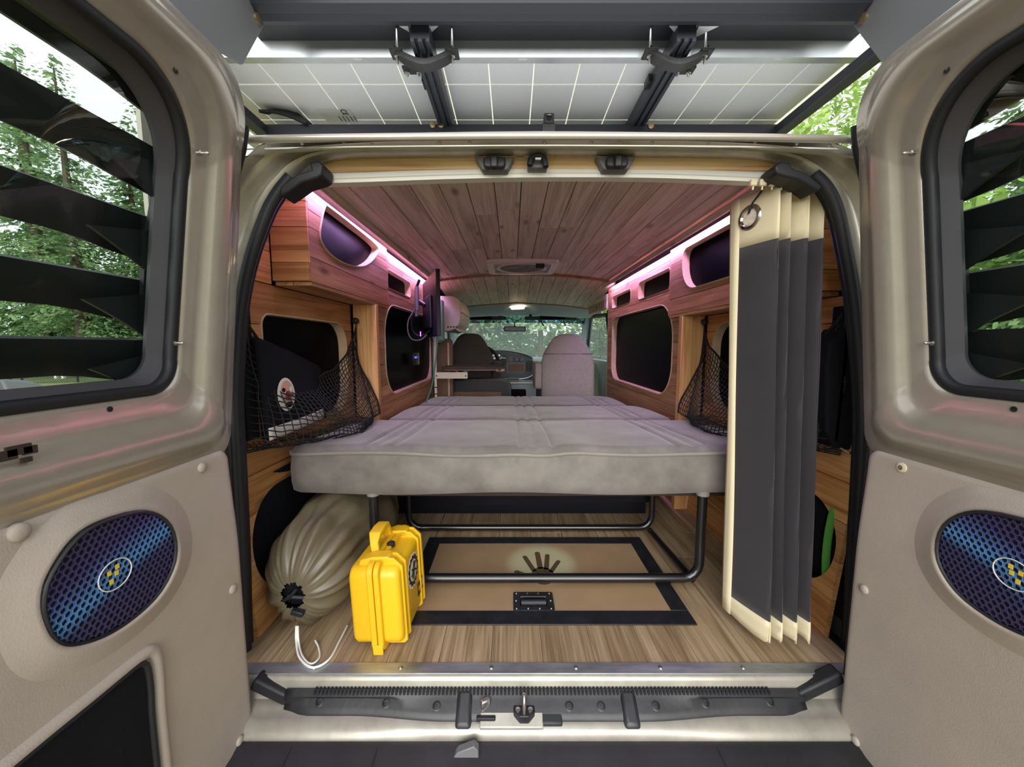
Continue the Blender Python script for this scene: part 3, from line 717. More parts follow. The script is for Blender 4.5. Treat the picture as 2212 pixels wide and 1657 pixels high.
def rear_door(s):
    left = s < 0
    door = thing('door_1' if left else 'door_2', 'open rear van door with louvred window and map pocket' if left else 'open rear van door nearest the dark curtain', 'van door', (CX + s * 0.71, 0.83, -0.1), kind='structure')
    def B(mb, name, m, parent=door, **k):
        if not left: mb.xf(MIR)
        return mb.build(name, m, parent, **k)
    n = 16
    W = rrect(0.18, 0.725, 0.695, 1.212, (0.05, 0.055, 0.13, 0.05), n)
    O = rrect(0.09, 0.833, 0.535, 1.292, (0.03, 0.06, 0.11, 0.03), n)
    prof = [(0.0, -0.016), (0.02, -0.004), (0.08, 0.0), (0.24, 0.0), (0.30, 0.003), (0.36, 0.010), (0.42, 0.014), (0.60, 0.015), (0.68, 0.012), (0.75, 0.004), (0.82, 0.0), (0.93, -0.001), (0.98, -0.006), (1.0, -0.016), (1.005, -0.06)]
    loops = []
    for t, d in prof:
        L = []
        for a, b in zip(W, O):
            y, z = lerp(a[0], b[0], t), lerp(a[1], b[1], t)
            # the shelf under the window stands out further than the pillars
            k = sstep(0.72, 0.60, z) * sstep(0.15, 0.5, t)
            L.append((Xd(z) + d + 0.018 * k, y, z))
        loops.append(L)
    B(MB().loft(loops), 'inner_frame', M['paint'], smooth=60)
    # door body below and outer skin
    B(MB().px(rrect(0.09, 0.832, -0.14, 0.60, (0.03, 0.12, 0.02, 0.03), 8), -0.70, -0.632), 'lower_shell', M['paint'], bevel=0.006)
    ow = rrect(0.17, 0.735, 0.685, 1.222, (0.05, 0.055, 0.13, 0.05), n)
    oo = rrect(0.088, 0.834, -0.14, 1.293, (0.03, 0.06, 0.11, 0.03), n)
    B(MB().loft([[(Xd(z) - 0.07, y, z) for y, z in ow], [(Xd(z) - 0.074, y, z) for y, z in oo]]), 'outer_skin', M['paint'], smooth=60)
    # rubber around the glass, dark inner reveal, glass
    Wc = rrect(0.185, 0.720, 0.700, 1.207, (0.05, 0.055, 0.13, 0.05), n)
    B(MB().tube([(Xd(z) - 0.010, y, z) for y, z in Wc], 0.0105, 8, closed=True), 'window_seal', M['rubber'], smooth=60)
    Wi = rrect(0.20, 0.695, 0.722, 1.186, (0.05, 0.05, 0.12, 0.05), n)
    B(MB().loft([[(Xd(z) - 0.012, y, z) for y, z in Wc], [(Xd(z) - 0.030, y, z) for y, z in Wi], [(Xd(z) - 0.036, y, z) for y, z in Wi], [(Xd(z) - 0.036, y, z) for y, z in ow]]), 'window_reveal', M['reveal'], smooth=30)
    gl = MB(); gl.loft([[(Xd(z) - 0.031, y, z) for y, z in Wi]] * 1 + [[(Xd(z) - 0.031, lerp(y, 0.45, k), lerp(z, 0.95, k)) for y, z in Wi] for k in (0.3, 0.6, 0.98)])
    B(gl, 'pane', M['glass_rear'], smooth=80)
    # louvre outside the glass
    ya, yb = 0.722, 0.82
    zl = [0.62 + 0.05 * k for k in range(14)]
    B(MB().loft([[(Xd(z) - 0.052, ya, z), (Xd(z) - 0.052, yb, z), (Xd(z) - 0.060, yb, z), (Xd(z) - 0.060, ya, z)] for z in zl], True, True), 'louver_frame', M['rubber'], smooth=30)
    B(MB().box(-0.69, -0.682, 0.10, 0.74, 0.64, 0.718), 'louver_frame', M['rubber'])
    B(MB().loft([[(Xd(z) - 0.052, 0.10, z), (Xd(z) - 0.052, 0.74, z), (Xd(z) - 0.060, 0.74, z), (Xd(z) - 0.060, 0.10, z)] for z in (1.195, 1.24, 1.27)], True, True), 'louver_frame', M['rubber'])
    zs = (1.215, 1.10, 0.985, 0.872, 0.762) if left else (1.20, 1.095, 0.985, 0.875, 0.768)
    hgt = 0.027 if left else 0.036
    for zb in zs:
        xo = Xd(zb) - 0.056
        bl = MB()
        yend = 0.735
        sec = [(0.0, hgt), (-0.008, hgt + 0.004), (-0.020, hgt * 0.3), (-0.034, -hgt * 0.5), (-0.042, -hgt), (-0.032, -hgt - 0.003), (-0.014, -hgt * 0.3)]
        L = []
        for yy in (0.10, 0.40, 0.60, 0.64, 0.68, yend):
            k = sstep(0.60, yend, yy)
            L.append([(xo + a * (1 - 0.2 * k), yy, zb + b - 0.020 * k * (1 if b < 0 else 0)) for a, b in sec])
        bl.loft(L, True, True)
        B(bl, 'louver_blade', M['rubber'], smooth=40)
        y1 = 0.735
        B(MB().px([(0.615, zb - 0.02), (y1, zb + 0.004), (y1, zb - 0.088), (0.665, zb - 0.046), (0.635, zb - 0.030)], xo + 0.004, xo + 0.010), 'louver_web', M['rubber'])
    # beige trim panel with a speaker dish and (left) a pocket
    EP = [onX(u, v, -0.605) for u, v in ((71, 1299), (87, 1243), (143, 1165), (208, 1126), (294, 1106), (342, 1126), (361, 1165), (359, 1217), (329, 1277), (277, 1329), (208, 1373), (134, 1394), (95, 1381), (76, 1342))]
    EC = (sum(p.y for p in EP) / len(EP), sum(p.z for p in EP) / len(EP))
    EP = sorted(((math.atan2(p.z - EC[1], p.y - EC[0]), math.hypot(p.y - EC[0], p.z - EC[1])) for p in catmull([(0, p.y, p.z) for p in EP], 6, True)))
    def erad(t):
        t = (t + math.pi) % (2 * math.pi) - math.pi
        for i in range(len(EP)):
            a0, r0 = EP[i - 1]; a1, r1 = EP[i]
            if i == 0: a0 -= 2 * math.pi
            if a0 <= t <= a1: return lerp(r0, r1, (t - a0) / max(1e-9, a1 - a0))
        a0, r0 = EP[-1]; a1, r1 = EP[0]; a1 += 2 * math.pi
        return lerp(r0, r1, (t - a0) / max(1e-9, a1 - a0))
    def ell(y, z):
        dy, dz = y - EC[0], z - EC[1]
        return math.hypot(dy, dz) / erad(math.atan2(dz, dy))
    pk = [onX(u, v, -0.61) for u, v in ((-60, 1690), (20, 1640), (150, 1537), (262, 1447), (285, 1434), (297, 1444), (304, 1490), (308, 1560), (309, 1690))]
    pk = [(p.y, p.z) for p in pk]
    pk = [(0.12, 0.284), (0.25, 0.282)] + pk[1:-1] + [(pk[-2][0], 0.02), (0.12, 0.02)]
    Y0, Y1, Z0, Z1, RR = 0.07, 0.816, -0.13, 0.571, 0.035
    def trimX(y, z):
        d = min(y - Y0, Y1 - y, z - Z0, Z1 - z)
        cyy, czz = Y1 - RR, Z1 - RR
        if y > cyy and z > czz: d = RR - math.hypot(y - cyy, z - czz)
        x = -0.628 + 0.020 * sstep(-0.002, 0.016, d)
        x += 0.010 * sstep(0.0, 0.25, Z1 - z)
        return x
    NU, NV = 110, 104
    def tf(a, b):
        y, z = lerp(Y0, Y1, a), lerp(Z0, Z1, b)
        cyy, czz = Y1 - RR, Z1 - RR
        if y > cyy and z > czz:
            r = math.hypot(y - cyy, z - czz)
            if r > RR: y, z = cyy + (y - cyy) * RR / r, czz + (z - czz) * RR / r
        return (trimX(y, z), y, z)
    trim = B(MB().grid(tf, NU, NV), 'trim_panel', M['trimplastic'], smooth=50)
    if left:
        pm = MB(); pm.px(pk, -0.605, -0.5945)
        B(pm, 'pocket_opening', M['blackcloth'], trim)
        lipp = [(-0.600, y, z) for y, z in catmull([(a, b, 0) for a, b in pk[1:]], 4) for _ in (0,)] if False else None
        rim_pts = catmull([(-0.594, a, b) for a, b in pk[0:-1]], 6)
        B(MB().tube(rim_pts, 0.005, 8), 'pocket_rim', M['rubber'], trim, smooth=60)
        rim2 = catmull([(-0.600, a + 0.010 + (0.008 if b < 0.28 else 0), b + 0.006) for a, b in pk[0:-1]], 6)
        B(MB().tube(rim2, 0.011, 8), 'pocket_roll', M['trimplastic'], trim, smooth=60)
    # speaker
    def epts(k, X, nn=40):
        out = []
        for i in range(nn):
            a = 2 * math.pi * i / nn; r = erad(a) * k
            out.append((X, EC[0] + r * math.cos(a), EC[1] + r * math.sin(a)))
        return out
    Xg = -0.592
    spk = MB().loft([epts(1.0, Xg - 0.0030), epts(0.6, Xg - 0.0032), epts(0.05, Xg - 0.0030)])
    spk = B(spk, 'speaker', M['cone'], door, smooth=60)
    def drim(k, d): return [(trimX(p[1], p[2]) + d, p[1], p[2]) for p in epts(k, 0, 72)]
    B(MB().loft([drim(1.55, -0.003), drim(1.38, 0.002), drim(1.22, 0.0065), drim(1.10, 0.0115), drim(1.05, 0.0125), drim(1.02, 0.011), drim(1.0, -0.004)]), 'speaker_surround', M['trimplastic'], trim, smooth=60)
    B(MB().tube(epts(1.0, Xg + 0.0005), 0.003, 6, closed=True), 'speaker_edge', M['rubber'], spk, smooth=60)
    hexm = MB(); d = 0.0094; row = 0
    z = -0.12
    while z < 0.12:
        y = -0.14 + (d / 2 if row % 2 else 0)
        while y < 0.14:
            cy, cz = EC[0] + y, EC[1] + z
            if ell(cy, cz) < 0.985:
                o = [(Xg, cy + d / math.sqrt(3) * math.sin(k * math.pi / 3), cz + d / math.sqrt(3) * math.cos(k * math.pi / 3)) for k in range(6)]
                i_ = [(Xg + 0.0004, cy + 0.76 * d / math.sqrt(3) * math.sin(k * math.pi / 3), cz + 0.76 * d / math.sqrt(3) * math.cos(k * math.pi / 3)) for k in range(6)]
                i2 = [(Xg - 0.002, p[1], p[2]) for p in i_]
                hexm.loft([o, i_, i2])
            y += d
        z += d * 0.866; row += 1
    if not left: hexm.xf(MIR)
    cgy = Vector((Xg if left else 2 * CX - Xg, EC[0], EC[1]))
    hexm.v = [p - cgy for p in hexm.v]
    g = hexm.build('speaker_grille', M['grille'], None); g.location = cgy
    g.parent = spk
    g['kind'] = 'stuff'
    ring = [(Xg + 0.0012, EC[0] + 0.002 + 0.024 * math.cos(a), EC[1] + 0.003 + 0.022 * math.sin(a)) for a in [2 * math.pi * k / 28 for k in range(28)]]
    B(MB().tube(ring, 0.0009, 5, closed=True), 'speaker_ring', M['whitemark'], spk)
    for (dy, dz) in ((-0.006, 0.006), (0.006, 0.010), (0.004, 0.001), (-0.004, -0.008)):
        B(MB().box(Xg - 0.0005, Xg + 0.001, EC[0] + dy - 0.002, EC[0] + dy + 0.003, EC[1] + 0.003 + dz - 0.0035, EC[1] + 0.003 + dz + 0.0035), 'speaker_mark', M['yellowdot'], spk)
    # push buttons that fix the trim
    for k, (u, v, r) in enumerate(((435, 1010, 0.0095), (40, 1150, 0.0115), (492, 1273, 0.0095), (507, 1600, 0.0095))):
        p = onX(u, v, -0.608); x = trimX(p.y, p.z)
        if not left and k == 0:
            c = B(MB().lathe([(r, -0.002), (r, 0.002), (r * 0.6, 0.003)], place((x, p.y, p.z), (1, 0, 0)), 16), 'screw_washer', M['cream'], trim, smooth=40)
            B(MB().lathe([(0.0045, 0), (0.0045, 0.0042), (0.002, 0.0035)], place((x, p.y, p.z), (1, 0, 0)), 8), 'screw', M['steel'], trim)
        else:
            B(MB().lathe([(r, -0.003), (r, 0.002), (r * 0.85, 0.0045), (r * 0.3, 0.0058)], place((x, p.y, p.z), (1, 0, 0)), 18), 'trim_button', M['trimplastic'], trim, smooth=60)
    # pins, holes and the latch slots in the shelf
    for (u, v) in ((430, 331), (376, 741)):
        p = onX(u, v, -0.615); xx = Xd(p.z); p = onX(u, v, xx)
        B(MB().lathe([(0.005, -0.002), (0.005, 0.004), (0.003, 0.005), (0.003, 0.016), (0.001, 0.018)], place(p, (1, 0, 0)), 10), 'stud', M['steel'], smooth=50)
    for (u, v) in ((385, 152), (278, 884), (700, 1)):
        if u == 700: continue
        p = onX(u, v, -0.60 if v > 400 else -0.53); xx = Xd(p.z)
        B(MB().lathe([(0.0045, 0.0), (0.0045, 0.0012), (0.003, 0.0012), (0.003, 0.0005)], place((xx, p.y, p.z), (1, 0, 0)), 10), 'screw_hole', M['rubber'])
    if left:
        for (u, v, w_, h_) in ((10, 985, 0.010, 0.006), (38, 972, 0.012, 0.006), (62, 972, 0.007, 0.005), (55, 993, 0.005, 0.003)):
            p = onX(u, v, -0.604)
            B(MB().box(-0.6045, -0.601, p.y - w_, p.y + w_, p.z - h_, p.z + h_), 'latch_slot', M['backing'])
    # rubber seal down the hinge edge
    edge = [(Xd(z) - 0.012, y + 0.007, z) for (y, z) in [(0.80, -0.135), (0.826, -0.09), (0.833, -0.03)] + [(0.833, zz / 20) for zz in range(1, 23)] + [(0.831, 1.185), (0.822, 1.225)]]
    B(MB().tube(edge, 0.0085, 8), 'door_seal', M['rubber'], smooth=60)
    return door
rear_door(-1)
rear_door(1)

# ------------------------------------------------------------------ roof rack and solar panel
rack = thing('roof_rack', 'black roof rack with cross beam and two lengthwise rails under the panel', 'roof rack', (CX, 1.1, 1.5))
ZP = CAMH + 0.80
# big extruded cross beam
sec = [(1.000, 1.555), (1.012, 1.548), (1.028, 1.552), (1.028, 1.560), (1.034, 1.560), (1.034, 1.575), (1.034, 1.62), (0.94, 1.62), (0.935, 1.59), (0.96, 1.572), (0.975, 1.575), (0.980, 1.562)]
beam_y = -0.015
MB().loft([[(x, y + beam_y, z) for y, z in sec] for x in (-0.60, 0.828)], True, True).build('cross_beam', M['blackmetal'], rack)
MB().box(-0.68, 0.92, 1.075, 1.15, 1.60, 1.612).build('deck_strip', M['blackmetal'], rack)
# end plates
for s in (-1, 1):
    x = -0.605 if s < 0 else 0.832
    poly = [(0.70, 1.60), (0.70, 1.35), (0.93, 1.33), (1.06, 1.40), (1.10, 1.50), (1.06, 1.545), (1.02, 1.60)]
    poly = [(0.55, 1.66), (0.55, 1.36), (0.78, 1.36), (0.925, 1.403), (1.022, 1.565), (1.022, 1.66)]
    pl = MB().px(poly, x - 0.004, x + 0.004).build('end_plate', M['greyplate'], rack, bevel=0.002)
    MB().lathe([(0.011, 0), (0.011, 0.006), (0.006, 0.007)], place((x - s * 0.003, 0.985, 1.545), (-s, -0.0, 0)), 12).build('bolt', M['brass'], rack, smooth=40)
    MB().box(x - 0.02, x + 0.02, 0.70, 1.02, 1.60, 1.606).build('plate_flange', M['alu'], rack)
# lengthwise rails (slotted extrusions)
def rail(xc):
    r = MB()
    for dx, w in ((-0.019, 0.010), (0.0, 0.012), (0.019, 0.010)):
        r.box(xc + dx - w / 2, xc + dx + w / 2, 1.03, 2.7, 1.527, 1.537)
    r.box(xc - 0.024, xc + 0.024, 1.03, 2.7, 1.535, 1.570)
    return r
RX = (-0.228, 0.432)
for xc in RX:
    rail(xc).build('rail', M['blackmetal'], rack, bevel=0.001, seg=1)
    # saddle clamp with four bolts
    cl = thing('rail_clamp', '', '', (xc, 1.09, 1.53)); del cl['label']; del cl['category']; adopt(cl, rack); cl.matrix_parent_inverse = Matrix.Identity(4); cl.location = Vector((xc, 1.09, 1.53)) - rack.location
    def C(mb, name, m, **k):
        o = mb.build(name, m, None, **k); o.parent = cl; o.matrix_parent_inverse = Matrix.Translation((xc, 1.09, 1.53)).inverted(); return o
    arc = catmull([(xc - 0.075, 1.085, 1.540), (xc - 0.05, 1.085, 1.523), (xc, 1.085, 1.508), (xc + 0.05, 1.085, 1.523), (xc + 0.075, 1.085, 1.540)], 6)
    C(MB().loft([[(p.x, p.y - 0.016, p.z - 0.006), (p.x, p.y + 0.016, p.z - 0.006), (p.x, p.y + 0.016, p.z + 0.008), (p.x, p.y - 0.016, p.z + 0.008)] for p in arc], True, True), 'saddle', M['scuffed'], smooth=40)
    for dx in (-0.072, 0.072):
        C(MB().box(xc + dx - 0.017, xc + dx + 0.017, 1.066, 1.104, 1.534, 1.541), 'clamp_ear', M['scuffed'], bevel=0.002)
        C(MB().lathe([(0.0035, -0.028), (0.0035, 0.075)], place((xc + dx, 1.085, 1.54), (0, 0, 1)), 8), 'bolt', M['steel'], smooth=60)
        C(MB().lathe([(0.0075, -0.010), (0.0075, -0.003)], place((xc + dx, 1.085, 1.540), (0, 0, 1)), 6), 'nut', M['steel'])
    sgn = -1 if xc < CX else 1
    C(MB().box(xc + sgn * 0.045 - 0.03, xc + sgn * 0.045 + 0.03, 1.135, 1.165, 1.538, 1.545), 'lower_plate', M['scuffed'], bevel=0.002)
    for dx in (-0.018, 0.014):
        C(MB().lathe([(0.0035, -0.016), (0.0035, 0.0)], place((xc + sgn * 0.045 + dx, 1.15, 1.54), (0, 0, 1)), 8), 'bolt', M['steel'])
        C(MB().lathe([(0.0075, -0.008), (0.0075, 0.0)], place((xc + sgn * 0.045 + dx, 1.15, 1.54), (0, 0, 1)), 6), 'nut', M['steel'])
    MB().box(xc - 0.035, xc - 0.026, 1.20, 1.24, 1.545, 1.565).build('rail_clip', M['scuffed'], rack)
    # gussets on the beam
    for sg in (-1, 1):
        MB().pz([(xc + sg * 0.026, 1.022), (xc + sg * (0.075 if xc > 0 and sg > 0 else 0.048), 1.022), (xc + sg * 0.028, 1.06 if xc > 0 and sg > 0 else 1.04)], 1.556, 1.562).build('gusset', M['alu'], rack)
# rear cross tube just over the roof edge and the two side rails
MB().box(-0.86, 0.94, 1.40, 1.44, 1.500, 1.535).build('cross_rail', M['blackmetal'], rack, bevel=0.003)
for s in (-1, 1):
    xx = CX + s * 0.845 if s > 0 else -0.86
    MB().box(xx - 0.02, xx + 0.02, 0.95, 2.7, 1.500, 1.53).build('side_rail', M['blackmetal'], rack, bevel=0.003)
    MB().hexa([(xx - s * 0.02, 1.40, 1.495), (xx - s * 0.14, 1.405, 1.495), (xx - s * 0.14, 1.43, 1.495), (xx - s * 0.02, 1.52, 1.495), (xx - s * 0.02, 1.40, 1.50), (xx - s * 0.14, 1.405, 1.50), (xx - s * 0.14, 1.43, 1.50), (xx - s * 0.02, 1.52, 1.50)]).build('corner_bracket', M['blackmetal'], rack)
    MB().box(xx - 0.015, xx + 0.015, 1.5, 1.54, 1.35, 1.50).build('rack_foot', M['blackmetal'], rack)
for (u, v) in ((935, 270), (953, 270), (1406, 272)):
    p = onY(u, v, 1.398); MB().lathe([(0.010, 0), (0.010, 0.005), (0.006, 0.006)], place((p.x, 1.40, p.z), (0, -1, 0)), 12).build('bolt', M['brass'], rack, smooth=40)

panel = thing('solar_panel', 'framed solar panel seen from below above the van roof', 'solar panel', (CX, 1.17, ZP))
PX0, PX1, PY0, PY1 = -1.0, 0.975, 1.165, 2.75
# frame: outer wall and inward flange
MB().box(PX0, PX1, PY0 - 0.038, PY0 - 0.034, ZP - 0.022, ZP + 0.03).build('frame_side', M['alu'], panel)
MB().box(PX0, PX1, PY0 - 0.034, PY0, ZP - 0.012, ZP - 0.009).build('frame_flange', M['alu'], panel)
for x0, x1 in ((PX0 - 0.034, PX0), (PX1, PX1 + 0.034)):
    MB().box(x0, x1, PY0 - 0.038, PY1, ZP - 0.012, ZP - 0.009).build('frame_flange', M['alu'], panel)
for x0 in (PX0 - 0.038, PX1 + 0.034):
    MB().box(x0, x0 + 0.004, PY0 - 0.038, PY1, ZP - 0.012, ZP + 0.03).build('frame_side', M['alu'], panel)
MB().box(PX0, PX1, PY0, PY1, ZP + 0.004, ZP + 0.006).build('backsheet', M['gap'], panel)
CW, CH = 0.1315, 0.187
line0 = 0.8 * (968 - 1108) / 562.0      # a known joint between columns
cxs = [line0 + k * CW for k in range(-7, 12)]
rows = [PY0 - 0.06, 0.8 / 0.629, 0.8 / 0.5484] ; rows += [rows[-1] + CH * k for k in range(1, 7)]
cellm = {}
for i in range(len(cxs) - 1):
    x0, x1 = max(cxs[i], PX0) , min(cxs[i + 1], PX1 - 0.02)
    if x1 - x0 < 0.02: continue
    for j in range(len(rows) - 1):
        if rows[j] > 2.2: continue
        y0, y1 = max(rows[j], PY0 + 0.001), rows[j + 1]
        MB().box(x0 + 0.0018, x1 - 0.0018, y0 + 0.003, y1 - 0.003, ZP, ZP + 0.0035).build('solar_cell', M['cell'], panel)
# label on the back sheet, with a CE mark
lab = [onZ(u, v, ZP - 0.001) for u, v in ((683, 237), (755, 236), (775, 266), (712, 268))]
lbm = MB().add([(p.x, p.y, ZP - 0.0015) for p in lab] + [(p.x, p.y, ZP - 0.0005) for p in lab], [(0, 1, 2, 3), (4, 5, 6, 7), (0, 1, 5, 4), (1, 2, 6, 5), (2, 3, 7, 6), (3, 0, 4, 7)]).build('rating_label', M['whitemark'], panel)
def text(body, size, Mx, m, parent, name, extrude=0.0004):
    cu = bpy.data.curves.new(name, 'FONT'); cu.body = body; cu.size = size; cu.align_x = 'CENTER'; cu.align_y = 'CENTER'; cu.extrude = extrude
    o = bpy.data.objects.new(name, cu); COL.objects.link(o); cu.materials.append(m)
    dg = bpy.context.evaluated_depsgraph_get(); me = bpy.data.meshes.new_from_object(o.evaluated_get(dg))
    bpy.data.objects.remove(o); me.transform(Mx); o = bpy.data.objects.new(name, me); COL.objects.link(o)
    if parent: adopt(o, parent)
    return o
ce = onZ(743, 243, ZP - 0.003)
def flatM(p, rz=0, flip=False):   # text lying flat; flip = read from below
    R_ = Matrix.Rotation(math.pi, 4, 'X') if flip else Matrix.Identity(4)
    return Matrix.Translation(p) @ Matrix.Rotation(rz, 4, 'Z') @ R_
text('CE', 0.028, flatM((ce.x, ce.y, ZP - 0.0025), math.pi / 2, True), M['rubber'], lbm, 'ce_mark')
for k in range(5):
    a = onZ(735 + k * 8, 256, ZP - 0.002)
    MB().box(a.x - 0.002, a.x + 0.002, a.y - 0.012, a.y + 0.018, ZP - 0.0022, ZP - 0.0016).build('label_line', M['greyplate'], lbm)
for (u, v) in ((770, 124), (1687, 121), (1130, 119)):
    p = onZ(u, v, ZP - 0.013); MB().box(p.x - 0.012, p.x + 0.012, PY0 - 0.022, PY0 - 0.014, ZP - 0.0135, ZP - 0.0118).build('drain_slot', M['whitemark'], panel, bevel=0.001)
# cable bundle near the left corner
cb = thing('cable_bundle', 'black cable loom lying at the corner of the rack', 'cable', tuple(onY(610, 255, 1.38)))
c0 = onY(560, 240, 1.36); c1 = onY(660, 262, 1.39)
for k in range(5):
    pts = [c0 + (c1 - c0) * t + Vector((0, 0.01 * k, 0.02 * math.sin(t * 3.1) * (0.6 + 0.2 * k) + 0.004 * k - 0.008 * t)) for t in [i / 8 for i in range(9)]]
    MB().tube(pts, 0.006, 6).build('cable', M['rubber'], cb, smooth=60)
# reversing camera
rc = onY(1185, 262, 1.30)
rcam = thing('reversing_camera', 'small black reversing camera on the rear roof edge', 'camera', (rc.x, 1.30, rc.z - 0.03))
MB().box(rc.x - 0.016, rc.x + 0.016, 1.285, 1.315, rc.z - 0.012, rc.z + 0.018).build('camera_body', M['scuffed'], rcam, bevel=0.004)
MB().lathe([(0.009, 0), (0.009, 0.004), (0.006, 0.003)], place((rc.x, 1.285, rc.z + 0.003), (0, -1, 0)), 12).build('lens', M['screen'], rcam, smooth=40)
MB().box(rc.x - 0.022, rc.x + 0.022, 1.29, 1.33, rc.z - 0.04, rc.z - 0.010).build('camera_bracket', M['scuffed'], rcam, bevel=0.003)
# ------------------------------------------------------------------ header board and curtain rail
hb = [onY(u, v, 0.955) for u, v in ((678, 343), (860, 340), (1160, 338), (1480, 340), (1694, 343), (1668, 368), (1480, 366), (1160, 364), (900, 366), (700, 372))]
tr = MB().py([(p.x, p.z) for p in hb], 0.955, 0.967).build('trim_1', M['headwood'], None, bevel=0.001)
tag(tr, 'knotty pine header board above the white curtain rail', 'trim', kind='structure')
crail = thing('curtain_rail', 'white plastic curtain rail across the top of the doorway', 'curtain rail', (CX, 0.97, 1.18))
rp_ = [onY(u, v, 0.965) for u, v in ((596, 391), (760, 387), (960, 380), (1160, 376), (1400, 377), (1600, 384), (1720, 390))]
rp_ = catmull([(p.x, 0.968, p.z + 0.004) for p in rp_], 6)
MB().loft([[(p.x, y, p.z + z) for y, z in ((0.962, 0.0115), (0.957, 0.006), (0.957, -0.004), (0.960, -0.006), (0.960, -0.0135), (0.985, -0.0135), (0.985, 0.0115))] for p in rp_], True, True).build('rail_track', M['white'], crail, smooth=30)
gls = [1620, 1640, 1660, 1680, 1700, 1718, 1736]
for i, u in enumerate([1627, 1647, 1668, 1688, 1708, 1728, 1748]):
    p = onY(u, 396, 0.95)
    g = MB().box(p.x - 0.008, p.x + 0.008, 0.944, 0.9555, p.z - 0.007, p.z + 0.009).build('glider', M['cream'], crail, bevel=0.003)
    MB().tube([(p.x, 0.950, p.z - 0.006), (p.x, 0.950, p.z - 0.015)], 0.0022, 6).build('glider_eye', M['cream'], g)
p = onY(648, 400, 0.97); MB().tube([(p.x + 0.004 * math.cos(a), 0.97, p.z - 0.012 + 0.004 * math.sin(a)) for a in [k * 0.63 for k in range(10)]], 0.0014, 5, closed=True).build('end_hook', M['white'], crail)
MB().box(p.x - 0.012, p.x + 0.012, 0.966, 0.974, p.z - 0.008, p.z + 0.004).build('rail_end', M['white'], crail, bevel=0.002)

# ------------------------------------------------------------------ pleated curtain drawn to one side
cur = thing('curtain', 'charcoal pleated curtain with cream top band and hem', 'curtain', (0.67, 1.0, 0.04))
cpath = [(0.602, 1.085), (0.606, 1.055), (0.6355, 0.962), (0.640, 0.957), (0.6415, 0.965), (0.638, 1.045), (0.6405, 1.052), (0.664, 0.962), (0.668, 0.957), (0.670, 0.966), (0.668, 1.045), (0.671, 1.052),
         (0.703, 0.960), (0.708, 0.955), (0.7105, 0.964), (0.710, 1.045), (0.714, 1.052), (0.741, 0.962), (0.746, 0.957), (0.748, 0.966), (0.750, 1.05)]
cpath = catmull([(a - 0.006, b, 0) for a, b in cpath], 3)
CZ0, CZ1 = 0.035, 1.162
def csurf(i, z):
    p = cpath[i]; t = 1 - (z - CZ0) / (CZ1 - CZ0)
    w = 0.004 * math.sin(3.1 * z + p.x * 40) * t
    return Vector((p.x + w + 0.012 * t - 0.010 * t * (0.62 - min(p.x, 0.62)) , p.y - 0.055 * t + 0.003 * math.sin(7 * z + i), z))
def cloth(i0, i1, z0f, z1f, nz, name, m, off=0.0, parent=cur, solid=0.0022):
    mb = MB()
    L = []
    for k in range(nz + 1):
        row = []
        for i in range(i0, i1 + 1):
            z = lerp(z0f(i), z1f(i), k / nz); q = csurf(i, z)
            a, b = csurf(max(i - 1, 0), z), csurf(min(i + 1, len(cpath) - 1), z)
            tn = (b - a); nn = Vector((tn.y, -tn.x, 0)).normalized()
            row.append(q + nn * off)
        L.append(row)
    mb.loft(L, closed=False)
    return mb.build(name, m, parent, smooth=50, solid=solid)
NC = len(cpath) - 1
ztop = lambda i: CZ1 - 0.0 * i
zband = lambda i: CZ1 - 0.128
zhem = lambda i: CZ0 + 0.052
cloth(0, NC, zhem, zband, 26, 'curtain_panel', M['curtain'])
cloth(0, NC, zband, ztop, 5, 'top_band', M['cream'], 0.0006, solid=0.003)
cloth(0, NC, lambda i: CZ0 + 0.006 * math.sin(i * 0.9), zhem, 3, 'bottom_hem', M['cream'], 0.0006, solid=0.003)
cloth(0, 3, lambda i: CZ0, ztop, 26, 'edge_binding', M['cream'], 0.001, solid=0.0045)
# grommet with hook
gp = onY(1622, 470, 1.033)
d1 = (csurf(6, 1.1) - csurf(4, 1.1)).normalized(); nrm = Vector((-d1.y, d1.x, 0))
if nrm.y > 0: nrm = -nrm
best = min(range(3, 8), key=lambda i: abs(csurf(i, gp.z).y - 1.02))
gc = csurf(best, gp.z - 0.004) + nrm * 0.002
Mg = place(gc, nrm)
rg = [(0.022, 0), (0.027, 0.0015), (0.034, 0.0), (0.034, -0.002), (0.022, -0.002), (0.022, 0)]
MB().lathe([(0.020, 0.0), (0.023, 0.004), (0.030, 0.003), (0.032, 0.0), (0.020, 0.0)], Mg, 28, cap=False).build('grommet', M['chrome'], cur, smooth=60)
MB().lathe([(0.0195, 0.0004), (0.001, 0.0004)], Mg, 24, cap=False).build('grommet_hole', M['ceilwood'], cur)
hkp = [gc + Vector((0.0, -0.006, 0.030)), gc + Vector((-0.004, -0.008, 0.018)), gc + Vector((-0.004, 0.0, 0.010)), gc + Vector((0.001, -0.006, 0.032)), Vector((gc.x + 0.004, 0.995, 1.150)), Vector((gc.x + 0.010, 0.985, 1.168))]
MB().tube(catmull(hkp, 4), 0.0022, 6).build('hook', M['rubber'], cur, smooth=60)

